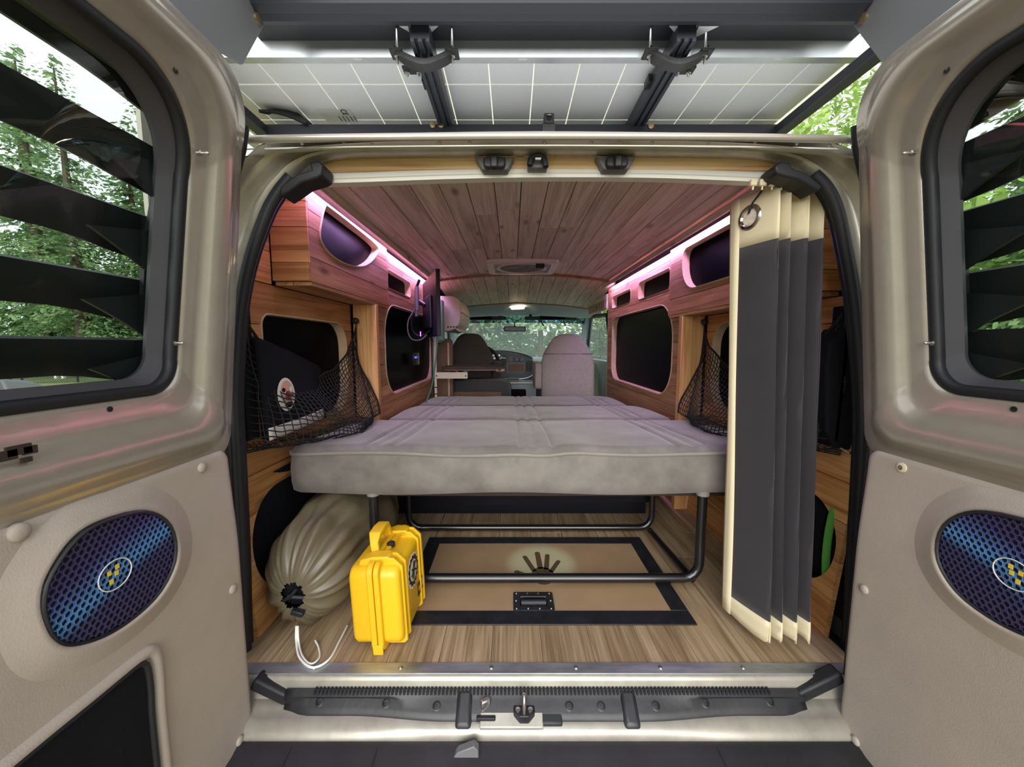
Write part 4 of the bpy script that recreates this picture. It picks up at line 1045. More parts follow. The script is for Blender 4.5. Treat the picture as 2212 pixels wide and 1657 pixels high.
# ------------------------------------------------------------------ fold-out bed
bed = thing('sofa_bed', 'grey suede fold-out bed on a black tube frame', 'bed', (CX, 1.5, 0))
def ztopbed(y): return 0.472 - 0.054 * (y - 1.14)
GRV = [-0.4536, -0.409, -0.3595, 0.026, 0.072, 0.13, 0.515, 0.562, 0.61]
def cushion(x0, x1, y0, y1, thick, puff, wavefront=0.0):
    NX, NY = 150, 36
    R_ = 0.028
    def plan(a, b):
        x, y = lerp(x0, x1, a), lerp(y0, y1, b); rc = 0.05
        for cxx in (x0 + rc, x1 - rc):
            for cyy in (y0 + rc, y1 - rc):
                if (x < cxx) == (cxx < (x0 + x1) / 2) and (y < cyy) == (cyy < (y0 + y1) / 2) and abs(x - cxx) <= rc + 1e-6 and abs(y - cyy) <= rc + 1e-6:
                    r = max(abs(x - cxx), abs(y - cyy)); h = math.hypot(x - cxx, y - cyy)
                    if h > 1e-9: x, y = cxx + (x - cxx) * r / h, cyy + (y - cyy) * r / h
        return x, y
    mb = MB()
    def edge(x, y): return max(0.0, min(x - x0, x1 - x, y - y0, y1 - y))
    def top(a, b):
        x, y = plan(a, b); d = min(lerp(x0, x1, a) - x0, x1 - lerp(x0, x1, a), lerp(y0, y1, b) - y0, y1 - lerp(y0, y1, b))
        z = ztopbed(y) - R_ * (1 - math.sqrt(max(0, 1 - (1 - min(1, d / R_)) ** 2))) * 0.75
        z += puff * math.sin(math.pi * b) ** 0.6
        for g in GRV: z -= 0.011 * math.exp(-((x - g) / 0.006) ** 2) * sstep(0, 0.05, b) * sstep(0, 0.05, 1 - b)
        z += 0.004 * noise.noise((x * 5, y * 5, 1.7)) - wavefront * math.exp(-((x - 0.10) / 0.06) ** 2) * sstep(0.35, 0.0, b)
        z += wavefront * 0.5 * math.sin(x * 11) * sstep(0.3, 0.0, b)
        return (x, y, z)
    mb.grid(top, NX, NY)
    # side skirt
    ring = [(i / NX, 0) for i in range(NX)] + [(1, j / NY) for j in range(NY)] + [(1 - i / NX, 1) for i in range(NX)] + [(0, 1 - j / NY) for j in range(NY)]
    L = []
    for k, f in enumerate((0.0, 0.08, 0.35, 0.7, 0.93, 1.0)):
        row = []
        for a, b in ring:
            x, y, z = top(a, b); zb = ztopbed(y) - thick + 0.004 * math.sin(x * 9 + y * 7)
            bul = 0.006 * math.sin(math.pi * min(1, f)) - (0.012 if f == 1.0 else 0) 
            dx = (1 if a == 1 else -1 if a == 0 else 0); dy = (1 if b == 1 else -1 if b == 0 else 0)
            row.append((x + dx * bul, y + dy * bul, lerp(z, zb, f)))
        L.append(row)
    mb.loft(L)
    c = mb.build('cushion', M['suede'], bed, smooth=60)
    # piping
    pts = []
    for a, b in ring[::2]:
        x, y, z = top(a, b); pts.append((x + (0.002 if a == 1 else -0.002 if a == 0 else 0), y - (0.002 if b == 0 else 0), z))
    MB().tube(pts, 0.0055, 8, closed=True).build('piping', M['suede_pipe'], c, smooth=60)
    return c
cushion(-0.690, 0.842, 1.14, 1.742, 0.150, 0.004, 0.008)
cushion(-0.585, 0.752, 1.748, 2.330, 0.150, 0.012)
cushion(-0.585, 0.725, 2.336, 3.06, 0.150, 0.018)
# tube frame under the rear cushion: two U-shaped legs joined by side bars
def ubend(y, z0, X0, X1):
    r = 0.05
    pts = [(X0, y, 0.325), (X0, y, z0 + r)] + [(X0 + r - r * math.cos(a), y, z0 + r - r * math.sin(a)) for a in (0.4, 0.8, 1.2)] + [(X0 + r, y, z0), (X1 - r, y, z0)] + \
          [(X1 - r + r * math.sin(a), y, z0 + r - r * math.cos(a)) for a in (0.4, 0.8, 1.2)] + [(X1, y, z0 + r), (X1, y, 0.325)]
    return pts
MB().tube(ubend(1.165, 0.036, -0.435, 0.598), 0.0145, 10).build('front_leg_frame', M['blacktube'], bed, smooth=60)
MB().tube(ubend(1.52, 0.030, -0.425, 0.575), 0.0125, 10).build('back_leg_frame', M['blacktube'], bed, smooth=60)
MB().tube([(0.585, 1.175, 0.024), (0.565, 1.51, 0.024)], 0.011, 8).build('side_bar', M['blacktube'], bed, smooth=60)
MB().tube([(-0.42, 1.175, 0.024), (-0.412, 1.51, 0.024)], 0.011, 8).build('side_bar', M['blacktube'], bed, smooth=60)
for x in (-0.435, 0.598):
    MB().lathe([(0.019, 0), (0.019, 0.02), (0.015, 0.024)], place((x, 1.165, 0.312), (0, 0, 1)), 12).build('leg_socket', M['suede_pipe'], bed, smooth=50)
MB().box(-0.60, 0.73, 1.20, 3.0, 0.295, 0.318 - 0.0).build('bed_deck', M['backing'], bed)
def sag(a, b):
    x = lerp(-0.46, 0.60, a); return (x, 1.60 + 0.03 * math.sin(math.pi * b), lerp(0.31, 0.085 + 0.085 * (1 - sstep(0, 0.28, a)) + 0.02 * a, b))
MB().grid(sag, 30, 10).build('hanging_liner', M['blackcloth'], bed, smooth=60, solid=0.01)
MB().box(-0.60, 0.62, 1.72, 1.74, 0.0, 0.30).build('dark_filler_board', M['blackcloth'], bed)  # black board added to stand in for the darkness under the bed
MB().lathe([(0.006, 0), (0.006, 0.004), (0.002, 0.005)], place((-0.355, 1.69, 0.20), (0, -1, 0)), 10).build('snap_button', M['steel'], bed)

# ------------------------------------------------------------------ hatch in the floor
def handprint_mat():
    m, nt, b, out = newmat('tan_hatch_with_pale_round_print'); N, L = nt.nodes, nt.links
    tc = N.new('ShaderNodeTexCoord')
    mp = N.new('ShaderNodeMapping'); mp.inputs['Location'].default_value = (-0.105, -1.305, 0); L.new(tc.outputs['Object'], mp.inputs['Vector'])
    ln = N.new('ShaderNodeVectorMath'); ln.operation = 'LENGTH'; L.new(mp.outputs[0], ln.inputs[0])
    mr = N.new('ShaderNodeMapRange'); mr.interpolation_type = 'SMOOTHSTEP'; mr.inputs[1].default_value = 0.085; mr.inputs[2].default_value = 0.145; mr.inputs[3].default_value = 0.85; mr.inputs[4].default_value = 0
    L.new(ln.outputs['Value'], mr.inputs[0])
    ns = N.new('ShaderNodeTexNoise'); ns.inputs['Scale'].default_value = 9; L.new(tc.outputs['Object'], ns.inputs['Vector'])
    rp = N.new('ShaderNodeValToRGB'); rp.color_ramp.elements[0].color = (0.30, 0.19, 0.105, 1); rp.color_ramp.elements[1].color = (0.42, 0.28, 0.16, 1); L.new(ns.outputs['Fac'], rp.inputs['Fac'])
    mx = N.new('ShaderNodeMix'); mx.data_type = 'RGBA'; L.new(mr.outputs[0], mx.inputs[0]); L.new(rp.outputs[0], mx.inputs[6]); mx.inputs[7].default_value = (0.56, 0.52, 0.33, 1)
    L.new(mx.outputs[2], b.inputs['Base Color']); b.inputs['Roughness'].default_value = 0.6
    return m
hatch = thing('floor_hatch', 'tan floor hatch with printed hand, edged in black tape', 'hatch', (0.09, 1.25, 0))
HX0, HX1, HY0, HY1 = -0.335, 0.518, 1.0, 1.49
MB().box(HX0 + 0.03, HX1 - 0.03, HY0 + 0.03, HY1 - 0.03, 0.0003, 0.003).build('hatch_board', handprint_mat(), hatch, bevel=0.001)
MB().box(HX0 - 0.04, HX1, HY0, HY0 + 0.056, 0.0005, 0.0048).build('tape_strip', M['tape'], hatch, bevel=0.0015)
MB().box(HX0, HX1 - 0.02, HY1 - 0.05, HY1, 0.0005, 0.0046).build('tape_strip', M['tape'], hatch, bevel=0.0015)
MB().box(HX1 - 0.05, HX1, HY0 + 0.057, HY1, 0.0005, 0.0050).build('tape_strip', M['tape'], hatch, bevel=0.0015)
MB().box(HX0, HX0 + 0.05, HY0 + 0.057, HY1 - 0.051, 0.0005, 0.0050).build('tape_strip', M['tape'], hatch, bevel=0.0015)
# printed hand
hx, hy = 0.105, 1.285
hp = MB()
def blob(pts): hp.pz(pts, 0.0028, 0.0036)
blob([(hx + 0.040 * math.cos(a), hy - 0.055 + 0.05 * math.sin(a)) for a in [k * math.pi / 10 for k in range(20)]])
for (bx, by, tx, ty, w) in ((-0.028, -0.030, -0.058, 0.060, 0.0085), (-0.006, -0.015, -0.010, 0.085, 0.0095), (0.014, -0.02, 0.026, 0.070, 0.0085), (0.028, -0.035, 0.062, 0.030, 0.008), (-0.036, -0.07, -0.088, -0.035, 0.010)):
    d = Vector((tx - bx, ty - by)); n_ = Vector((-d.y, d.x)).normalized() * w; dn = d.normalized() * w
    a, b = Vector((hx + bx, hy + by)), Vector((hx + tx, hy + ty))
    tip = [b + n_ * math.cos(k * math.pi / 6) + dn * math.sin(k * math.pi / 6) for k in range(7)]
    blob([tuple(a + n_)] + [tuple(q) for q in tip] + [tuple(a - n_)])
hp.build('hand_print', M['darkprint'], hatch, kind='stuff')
# recessed handle
pa, pb = onZ(1108, 1325, 0), onZ(1228, 1279, 0)
hx0, hx1, hy0, hy1 = 0.004, 0.126, 1.055, 1.137
hd = MB(); fr = rrect(hx0, hx1, hy0, hy1, 0.006, 3); inn = rrect(hx0 + 0.02, hx1 - 0.02, hy0 + 0.016, hy1 - 0.014, 0.004, 3)
hd.loft([[(x, y, 0.002) for x, y in fr], [(x, y, 0.0075) for x, y in fr], [(x, y, 0.0075) for x, y in inn], [(x, y, 0.0035) for x, y in inn]])
hdo = hd.build('handle_plate', M['scuffed'], hatch, smooth=30)
MB().box(hx0 + 0.02, hx1 - 0.02, hy0 + 0.016, hy1 - 0.014, 0.0032, 0.0040).build('handle_well', M['screen'], hdo)
MB().tube([(hx0 + 0.024, hy0 + 0.028, 0.011), (hx1 - 0.024, hy0 + 0.028, 0.011)], 0.0095, 10).build('handle_grip', M['rubber'], hdo, smooth=50)
MB().tube([(hx0 + 0.022, hy1 - 0.026, 0.0095), (hx1 - 0.022, hy1 - 0.026, 0.0095)], 0.0045, 8).build('hinge_pin', M['scuffed'], hdo, smooth=50)
for (fx, fy) in ((0.08, 0.08), (0.36, 0.08), (0.64, 0.08), (0.92, 0.08), (0.07, 0.5), (0.93, 0.5), (0.08, 0.92), (0.36, 0.92), (0.64, 0.92), (0.92, 0.92)):
    MB().lathe([(0.0035, 0), (0.003, 0.0015), (0.001, 0.002)], place((lerp(hx0, hx1, fx), lerp(hy0, hy1, fy), 0.0075), (0, 0, 1)), 8).build('rivet', M['steel'], hdo, smooth=50)

# ------------------------------------------------------------------ tan stuff sack
sack = thing('stuff_sack', 'tan nylon stuff sack cinched shut, lying under the bed corner', 'bag', (-0.57, 1.15, 0))
def sackfn(a, b):
    """a along the sack, b around it"""
    y = 0.935 + 0.57 * a; th = 2 * math.pi * b
    if a < 0.22:
        t = a / 0.22; r = lerp(0.034, 0.134, math.sin(t * math.pi / 2) ** 0.8); y = 0.952 + 0.115 * t ** 1.6
    else:
        t = (a - 0.22) / 0.78; y = 1.067 + 0.43 * t; r = 0.134 + 0.020 * math.sin(math.pi * min(1, t * 1.2)) - 0.10 * sstep(0.88, 1.0, t)
        t = 1
    fold = 0.0
    if a < 0.5:
        amp = 0.0035 + 0.010 * math.sin(math.pi * min(1, a / 0.42)) ; k = sstep(0.55, 0.06, a)
        fold = amp * k * (math.sin(17 * th + 2 * math.sin(3 * th)) * 0.6 + 0.7 * math.sin(9 * th + 1.3 + 3 * a) + 0.4 * math.sin(31 * th) * sstep(0.2, 0.02, a))
    n3 = noise.noise((math.cos(th) * 1.6, math.sin(th) * 1.6, y * 7)) * 0.016 + noise.noise((math.cos(th) * 4, math.sin(th) * 4, y * 13)) * 0.007
    r2 = r + fold + n3 * sstep(0.05, 0.35, a)
    cx = -0.566; cz = 0.150
    x = cx + r2 * 0.88 * math.cos(th) * (1.0 + 0.12 * sstep(1.22, 1.35, y)); z = cz + r2 * math.sin(th) * 1.06
    if a < 0.22: z += -0.028 * (1 - sstep(0, 0.22, a)); x += -0.012 * (1 - a / 0.22)
    z = max(z, 0.002 + 0.003 * abs(math.sin(9 * th)))
    z = min(z, 0.314)
    x = max(x, -0.688 if y < 1.3 else -0.70)
    return (x, y, z)
mb = MB(); mb.grid(sackfn, 70, 150)
mb.build('sack_body', M['sack'], sack, smooth=80)
MB().lathe([(0.033, 0.02), (0.03, 0.035), (0.002, 0.04)], place((-0.578, 0.945, 0.122), (0, 1, 0)), 20).build('sack_mouth', M['screen'], sack, smooth=60)
MB().tube([(-0.604, 0.955, 0.108), (-0.585, 0.948, 0.120), (-0.566, 0.952, 0.142)], 0.005, 8).build('inner_toggle', M['rubber'], sack, smooth=60)
MB().tube([(-0.59, 0.950, 0.122), (-0.55, 0.960, 0.112)], 0.006, 8).build('inner_tab', M['rubber'], sack, smooth=60)
MB().obox(Matrix.Translation((-0.562, 0.943, 0.082)) @ Matrix.Rotation(0.3, 4, 'Y'), -0.016, 0.016, -0.008, 0.008, -0.007, 0.007).build('cord_lock', M['rubber'], sack, bevel=0.003)
wc = [onY(640, 1352, 0.936), onY(640, 1385, 0.925), onZ(647, 1420, 0.006), onZ(675, 1442, 0.006), onZ(710, 1425, 0.006), onZ(733, 1385, 0.006), onZ(750, 1352, 0.006)]
MB().tube(catmull(wc, 6), 0.0030, 6).build('drawcord', M['white'], sack, smooth=60)
wc = [onY(643, 1352, 0.936), onY(645, 1388, 0.925), onZ(654, 1418, 0.006), onZ(672, 1434, 0.006), onZ(690, 1420, 0.006), onZ(688, 1398, 0.006), onZ(681, 1384, 0.006)]
MB().tube(catmull(wc, 6), 0.0026, 6).build('drawcord', M['white'], sack, smooth=60)

# ------------------------------------------------------------------ yellow hard case standing on its edge
case = thing('hard_case', 'yellow hard plastic case with stickers standing on the floor', 'case', (-0.34, 1.0, 0))
RZ = Matrix.Translation((-0.338, 0.905, 0)) @ Matrix.Rotation(math.radians(-2.5), 4, 'Z') @ Matrix.Rotation(math.radians(-2.5), 4, 'Y')
def K(mb, name, m, parent=case, **k): return mb.xf(RZ).build(name, m, parent, **k)
# local: x across (left half -, right half +), y along 0..0.235, z up 0.006..0.228
def slab(x0, x1, inset, r, ycap=0.0):
    L = []
    for x, i in ((x0, inset + 0.012), (x0 + 0.004 * (1 if x1 > x0 else -1), inset + 0.004), (x0 + 0.012 * (1 if x1 > x0 else -1), inset), (x1, inset)):
        L.append([(x, y, z) for y, z in rrect(0.0 + i, 0.235 - i, 0.006 + i, 0.226 - i, r, 6)])
    return MB().loft(L, True, True)
K(slab(-0.070, -0.008, 0.006, 0.026), 'rear_shell', M['yellow'], smooth=50)
K(slab(0.062, 0.008, 0.006, 0.026), 'front_shell', M['yellow'], smooth=50)
for x0, x1 in ((-0.016, -0.001), (0.001, 0.015)):
    K(MB().px(rrect(-0.006, 0.241, 0.000, 0.234, 0.026, 6), x0, x1), 'rim', M['yellow'], bevel=0.003)
for y0 in (0.028, 0.168):   # reinforcing ribs running over the front shell
    for dy in (0.0, 0.026):
        K(MB().loft([[(x, y0 + dy + w, z) for x, z in ((0.010, 0.004), (0.058, 0.004), (0.066, 0.012), (0.066, 0.214), (0.044, 0.236), (0.010, 0.238))] for w in (0.0, 0.009)], True, True), 'rib', M['yellow'], bevel=0.002)
    K(MB().loft([[(x, y0 + w, z) for x, z in ((-0.048, 0.218), (-0.044, 0.232), (-0.010, 0.240), (0.030, 0.240), (0.040, 0.226), (0.0, 0.216))] for w in (0.0, 0.036)], True, True), 'latch', M['yellow'], bevel=0.003)
K(MB().box(-0.012, 0.014, -0.009, -0.003, 0.0005, 0.026), 'foot', M['yellow'], bevel=0.002)
hpts = [(-0.018, 0.072, 0.228), (-0.022, 0.075, 0.256), (-0.024, 0.088, 0.272), (-0.024, 0.118, 0.275), (-0.024, 0.148, 0.272), (-0.022, 0.161, 0.256), (-0.018, 0.164, 0.228)]
hL = []
for i, p in enumerate(hpts):
    t = Vector(hpts[min(i + 1, 6)]) - Vector(hpts[max(i - 1, 0)]); t.normalize(); nn = Vector((0, -t.z, t.y))
    w = 0.016 if 1 < i < 5 else 0.011; th_ = 0.0075
    c = Vector(p); hL.append([c + Vector((-w, 0, 0)) - nn * th_, c + Vector((w, 0, 0)) - nn * th_, c + Vector((w, 0, 0)) + nn * th_, c + Vector((-w, 0, 0)) + nn * th_])
K(MB().loft(hL, True, True), 'handle', M['yellow'], bevel=0.003)
K(MB().lathe([(0.011, 0), (0.011, 0.010), (0.007, 0.013)], place((0.010, 0.105, 0.228), (0, 0, 1)), 14), 'pressure_valve', M['rubber'], smooth=50)
# stickers on the broad side
XS = 0.0625
def disc(cy, cz, ry, rz, x, n=32): return [(cy + ry * math.cos(2 * math.pi * k / n), cz + rz * math.sin(2 * math.pi * k / n)) for k in range(n)]
gearp = []
for k in range(64):
    a = 2 * math.pi * k / 64; r = 0.044 if (k % 4) in (0, 1) else 0.0385
    gearp.append((0.118 + r * math.cos(a), 0.150 + r * math.sin(a)))
gearw = [(0.118 + (y - 0.118) * 1.07, 0.150 + (z - 0.150) * 1.07) for y, z in gearp]
st = K(MB().px(gearw, XS - 0.001, XS + 0.0003), 'gear_sticker', M['whitemark'])
K(MB().px(gearp, XS, XS + 0.0006), 'gear_ring', mat('dark_maroon_print', (0.03, 0.012, 0.014, 1), 0.5), st)
K(MB().px(disc(0.118, 0.150, 0.029, 0.029, XS), XS, XS + 0.0009), 'gear_centre', M['patchwhite'], st)
K(MB().px([(0.098, 0.128), (0.125, 0.124), (0.141, 0.150), (0.128, 0.174), (0.104, 0.160)], XS, XS + 0.0011), 'gear_mark', mat('olive_print', (0.42, 0.46, 0.08, 1), 0.6), st)
for (p0, p1) in (((0.098, 0.140), (0.136, 0.168)), ((0.110, 0.128), (0.122, 0.174)), ((0.102, 0.158), (0.138, 0.142))):
    K(MB().tube([(XS + 0.0012, p0[0], p0[1]), (XS + 0.0012, p1[0], p1[1])], 0.0028, 5), 'gear_stroke', M['rubber'], st)
sk = K(MB().px(rrect(0.145, 0.205, 0.050, 0.088, 0.003, 3), XS - 0.001, XS + 0.0004), 'name_sticker', M['rubber'])
K(MB().px(disc(0.157, 0.071, 0.007, 0.009, XS, 12), XS, XS + 0.0008), 'sticker_mark', mat('orange_print', (0.75, 0.22, 0.03, 1), 0.5), sk)
for zz in (0.078, 0.070, 0.062):
    K(MB().box(XS, XS + 0.0008, 0.170, 0.198, zz - 0.0018, zz + 0.0018), 'sticker_line', M['whitemark'], sk)

# ------------------------------------------------------------------ cargo nets and what hangs in them
def cargo_net(s, label):
    net = thing('cargo_net', label, 'net', (CX + s * 0.80, 1.35, 0.5))
    def S(a, b):
        y = lerp(0.99, 1.735, a)
        zt = 0.885 - 0.20 * math.sin(math.pi * a ** 0.8) ** 0.9 - 0.03 * a
        zb = 0.515 - 0.045 * sstep(0.0, 0.6, a)
        z = lerp(zt, zb, b)
        bul = math.sin(math.pi * a) ** 0.6 * (0.035 + 0.125 * sstep(0, 0.95, b))
        bul = max(bul, 0.10 * sstep(0.3, 1, b) * sstep(0.02, 0.2, a) )
        x = 0.800 - bul - 0.022 + 0.006 * noise.noise((y * 9, z * 9, s))
        y2 = y + 0.012 * noise.noise((y * 8, z * 14, 3 + s)); z2 = z + 0.010 * noise.noise((y * 12, z * 9, 8 + s))
        # gathered at the top corner
        if a > 0.93: z2 += 0.0
        return Vector((CX + s * x, y2, z2))
    NA, NB_ = 36, 17
    mb = MB()
    for i in range(NA + 1):
        mb.tube([S(i / NA, j / (NB_ * 2)) for j in range(NB_ * 2 + 1)], 0.0017, 4)
    for j in range(1, NB_ + 1):
        mb.tube([S(i / (NA * 2), j / NB_ + 0.006 * math.sin(i * 1.57)) for i in range(NA * 2 + 1)], 0.0017, 4)
    # lower pouch folding back to the wall
    def S2(a, b):
        p = S(a, 1.0); return Vector((lerp(p.x, CX + s * 0.79, b), p.y, p.z - 0.02 * math.sin(math.pi * b) + 0.008 * noise.noise((p.y * 20, b * 4, 2))))
    for j in range(1, 5): mb.tube([S2(i / NA, j / 5) for i in range(NA + 1)], 0.0018, 4)
    for i in range(NA + 1): mb.tube([S2(i / NA, j / 5) for j in range(6)], 0.0017, 4)
    mb.build('netting', M['net'], net, kind='stuff')
    MB().tube([S(i / 40, 0) for i in range(41)], 0.0042, 6).build('elastic_rope', M['net'], net, smooth=60)
    MB().tube([S(1, j / 12) for j in range(13)], 0.0045, 6).build('elastic_rope', M['net'], net, smooth=60)
    h = S(1.0, 0) + Vector((-s * 0.005, 0.0, 0.03))
    MB().lathe([(0.013, 0), (0.015, 0.006), (0.012, 0.018), (0.006, 0.022)], place(h + Vector((s * 0.01, 0, 0)), (-s, -0.5, 0)), 12).build('hook_knob', M['rubber'], net, smooth=50)
    MB().tube([h, S(1, 0)], 0.003, 6).build('hook_cord', M['net'], net)
    # vertical webbing by the doorway
    q = [(CX + s * 0.775, 0.985, 0.88), (CX + s * 0.775, 0.985, 0.70), (CX + s * 0.77, 0.985, 0.53)]
    MB().loft([[(p[0] - 0.004, p[1], p[2]), (p[0] + 0.004, p[1], p[2]), (p[0] + 0.004, p[1] + 0.045, p[2]), (p[0] - 0.004, p[1] + 0.045, p[2])] for p in q], True, True).build('webbing_strap', M['blackcloth'], net)
    return S
SL = cargo_net(-1, 'black cargo net holding a dark bag beside the bed, opposite curtain')
SR = cargo_net(1, 'black cargo net mostly hidden behind the curtain')
# dark cloth bag in the left net, with an oval patch and a white bottom band
tote = thing('cloth_bag', 'black cloth bag with an oval patch inside the cargo net', 'bag', (-0.70, 1.15, 0.51))
def totef(a, b):
    y = lerp(1.02, 1.345, a); z = lerp(0.525, 0.80 - 0.10 * a, b); d = math.sin(math.pi * a) * math.sin(math.pi * b) ** 0.5
    return (-0.668 + 0.0 - 0.012 * b + 0.022 * d, y, z + 0.004 * noise.noise((y * 14, z * 14, 0)))
MB().grid(totef, 24, 24).build('bag_cloth', M['blackcloth'], tote, smooth=60, solid=0.02)
def tpatch(cy, cz, ry, rz, off, name, m, parent=tote):
    pts = []
    ctr = None
    def sx(y, z):
        a = (y - 1.02) / 0.325; b = (z - 0.525) / (0.275 - 0.10 * a); a = min(1, max(0, a)); b = min(1, max(0, b)); return totef(a, b)[0]
    mb = MB(); n = 24
    loops = [[(sx(cy + ry * k * math.cos(t), cz + rz * k * math.sin(t)) + 0.0105 + off, cy + ry * k * math.cos(t), cz + rz * k * math.sin(t)) for t in [2 * math.pi * i / n for i in range(n)]] for k in (1.0, 0.6, 0.05)]
    mb.loft(loops); return mb.build(name, m, parent, smooth=60)
pc = onX(613, 852, -0.655)
tpatch(pc.y, pc.z, 0.034, 0.048, 0.002, 'oval_patch', M['patchwhite'])
tpatch(pc.y + 0.002, pc.z + 0.006, 0.024, 0.034, 0.003, 'patch_face', M['patchpink'])
tpatch(pc.y + 0.004, pc.z - 0.004, 0.012, 0.014, 0.004, 'patch_centre', M['patchred'])
tpatch(pc.y + 0.004, pc.z - 0.030, 0.016, 0.008, 0.004, 'patch_mark', M['blackcloth'])
tpatch(pc.y - 0.012, pc.z + 0.014, 0.007, 0.006, 0.004, 'patch_mark', M['blackcloth'])
tpatch(pc.y + 0.016, pc.z + 0.014, 0.006, 0.008, 0.004, 'patch_mark', M['patchwhite'])
MB().grid(lambda a, b: (totef(a * 0.92, 0.02 + 0.10 * b)[0] + 0.012, totef(a * 0.92, 0.02)[1], 0.522 + 0.034 * b + 0.006 * a), 20, 3).build('white_band', M['patchwhite'], tote, smooth=60, solid=0.002)
# dark cloth stowed in the right net, with its clip
rb_ = thing('hanging_cloth', 'black cloth pouch hanging by the doorway past the curtain', 'pouch', (0.84, 1.0, 0.5))
pq = [onY(u, v, 0.99) for u, v in ((1790, 740), (1805, 735), (1826, 708), (1834, 712), (1836, 800), (1846, 925), (1842, 972), (1800, 968), (1782, 930), (1782, 790))]
MB().py([(q.x, q.z) for q in pq], 0.985, 1.06).build('pouch_cloth', M['blackcloth'], rb_, bevel=0.01, seg=3)
a = onY(1826, 708, 0.98); b = onY(1838, 668, 0.975)
MB().tube([a, (a + b) / 2 + Vector((-0.004, 0, 0)), b], 0.0035, 6).build('pouch_cord', M['rubber'], rb_, smooth=60)
MB().tube([b + Vector((-0.003, 0, -0.006)), b + Vector((0.004, 0, 0.01))], 0.004, 6).build('cord_clip', M['steel'], rb_)
a = onY(1815, 968, 0.98); b = onY(1846, 972, 0.972)
MB().tube(catmull([a, (a + b) / 2 + Vector((0, -0.01, -0.008)), b], 5), 0.003, 6).build('lower_hook', M['steel'], rb_, smooth=60)
wk = [onY(u, v, 0.965) for u, v in ((1833, 630), (1842, 626), (1857, 686), (1846, 690))]
wo = MB().py([(q.x, q.z) for q in wk], 0.962, 0.985).build('wooden_peg', M['rimwood'], None, bevel=0.002)
tag(wo, 'small pale wooden block fixed beside the doorway seal', 'block')
# bag with a green strap seen through the round hole
gb = thing('gear_bag', 'black gear bag with a green strap inside the round wall hole', 'bag', (0.90, 1.05, 0.1))
MB().lathe([(0.02, -0.10), (0.11, -0.09), (0.125, 0.0), (0.11, 0.12), (0.02, 0.13)], place((0.945, 1.10, 0.225), (0, 1, 0.0)), 24).xf(Matrix.Translation((0.893, 0, 0)) @ Matrix.Diagonal((0.3, 1, 1, 1)) @ Matrix.Translation((-0.945, 0, 0))).build('bag_body', M['blackcloth'], gb, smooth=60)
gs = [(0.893 + 0.040 * math.cos(t), 1.012 + 0.02 * math.cos(t), 0.225 + 0.128 * math.sin(t)) for t in [2 * math.pi * k / 40 for k in range(40)]]
MB().tube(gs, 0.009, 8, closed=True, flat=0.35).build('green_strap', M['green'], gb, smooth=60)
lb_ = thing('dark_hole_panel', 'dark recessed panel filling the wall hole behind the tan sack', 'pouch', (-0.76, 1.2, 0.05))
MB().grid(lambda a, b: (-0.735 + 0.012 * math.sin(math.pi * a), lerp(0.97, 1.53, a), lerp(0.03, 0.40, b)), 12, 8).build('recess_front', M['blackcloth'], lb_, smooth=60, solid=0.01)  # black sheet that fills the storage hole
# ------------------------------------------------------------------ ceiling fan
fan = thing('roof_vent', 'white square ceiling vent with round fan screen', 'vent fan', (CX + 0.055, 2.72, 1.31))
fx, fy0, fy1, fz = CX - 0.01, 2.50, 2.92, 1.306
fw = 0.235
fr = MB(); o_ = rrect(fx - fw, fx + fw, fy0, fy1, 0.03, 5)
fr.loft([[(x, y, fz + 0.018) for x, y in o_], [(x, y, fz - 0.004) for x, y in o_], [(fx + (x - fx) * 0.96, (fy0 + fy1) / 2 + (y - (fy0 + fy1) / 2) * 0.96, fz - 0.008) for x, y in o_], [(fx + (x - fx) * 0.80, (fy0 + fy1) / 2 + (y - (fy0 + fy1) / 2) * 0.80, fz - 0.008) for x, y in o_], [(fx + (x - fx) * 0.80, (fy0 + fy1) / 2 + (y - (fy0 + fy1) / 2) * 0.80, fz + 0.012) for x, y in o_]])
fr.build('vent_frame', M['white'], fan, smooth=30)
fcy = (fy0 + fy1) / 2
MB().box(fx - fw * 0.84, fx + fw * 0.84, fy0 + 0.03, fy1 - 0.03, fz + 0.004, fz + 0.008).build('vent_plate', mat('pinkish_white_plastic', (0.52, 0.47, 0.46, 1), 0.5), fan)
MB().lathe([(0.172, 0.0), (0.172, -0.008), (0.160, -0.011), (0.152, -0.004), (0.152, 0.0)], place((fx, fcy, fz + 0.004), (0, 0, 1)), 40, cap=False).build('screen_ring', M['white'], fan, smooth=40)
MB().lathe([(0.153, -0.003), (0.001, -0.003)], place((fx, fcy, fz + 0.003), (0, 0, 1)), 36, cap=False).build('fan_screen', mat('grey_green_mesh', (0.20, 0.23, 0.22, 1), 0.7, var=0.6, vs=12), fan)
MB().box(fx + 0.085, fx + 0.14, fy0 + 0.015, fy0 + 0.045, fz - 0.035, fz - 0.004).build('control_knob', M['rubber'], fan, bevel=0.004)

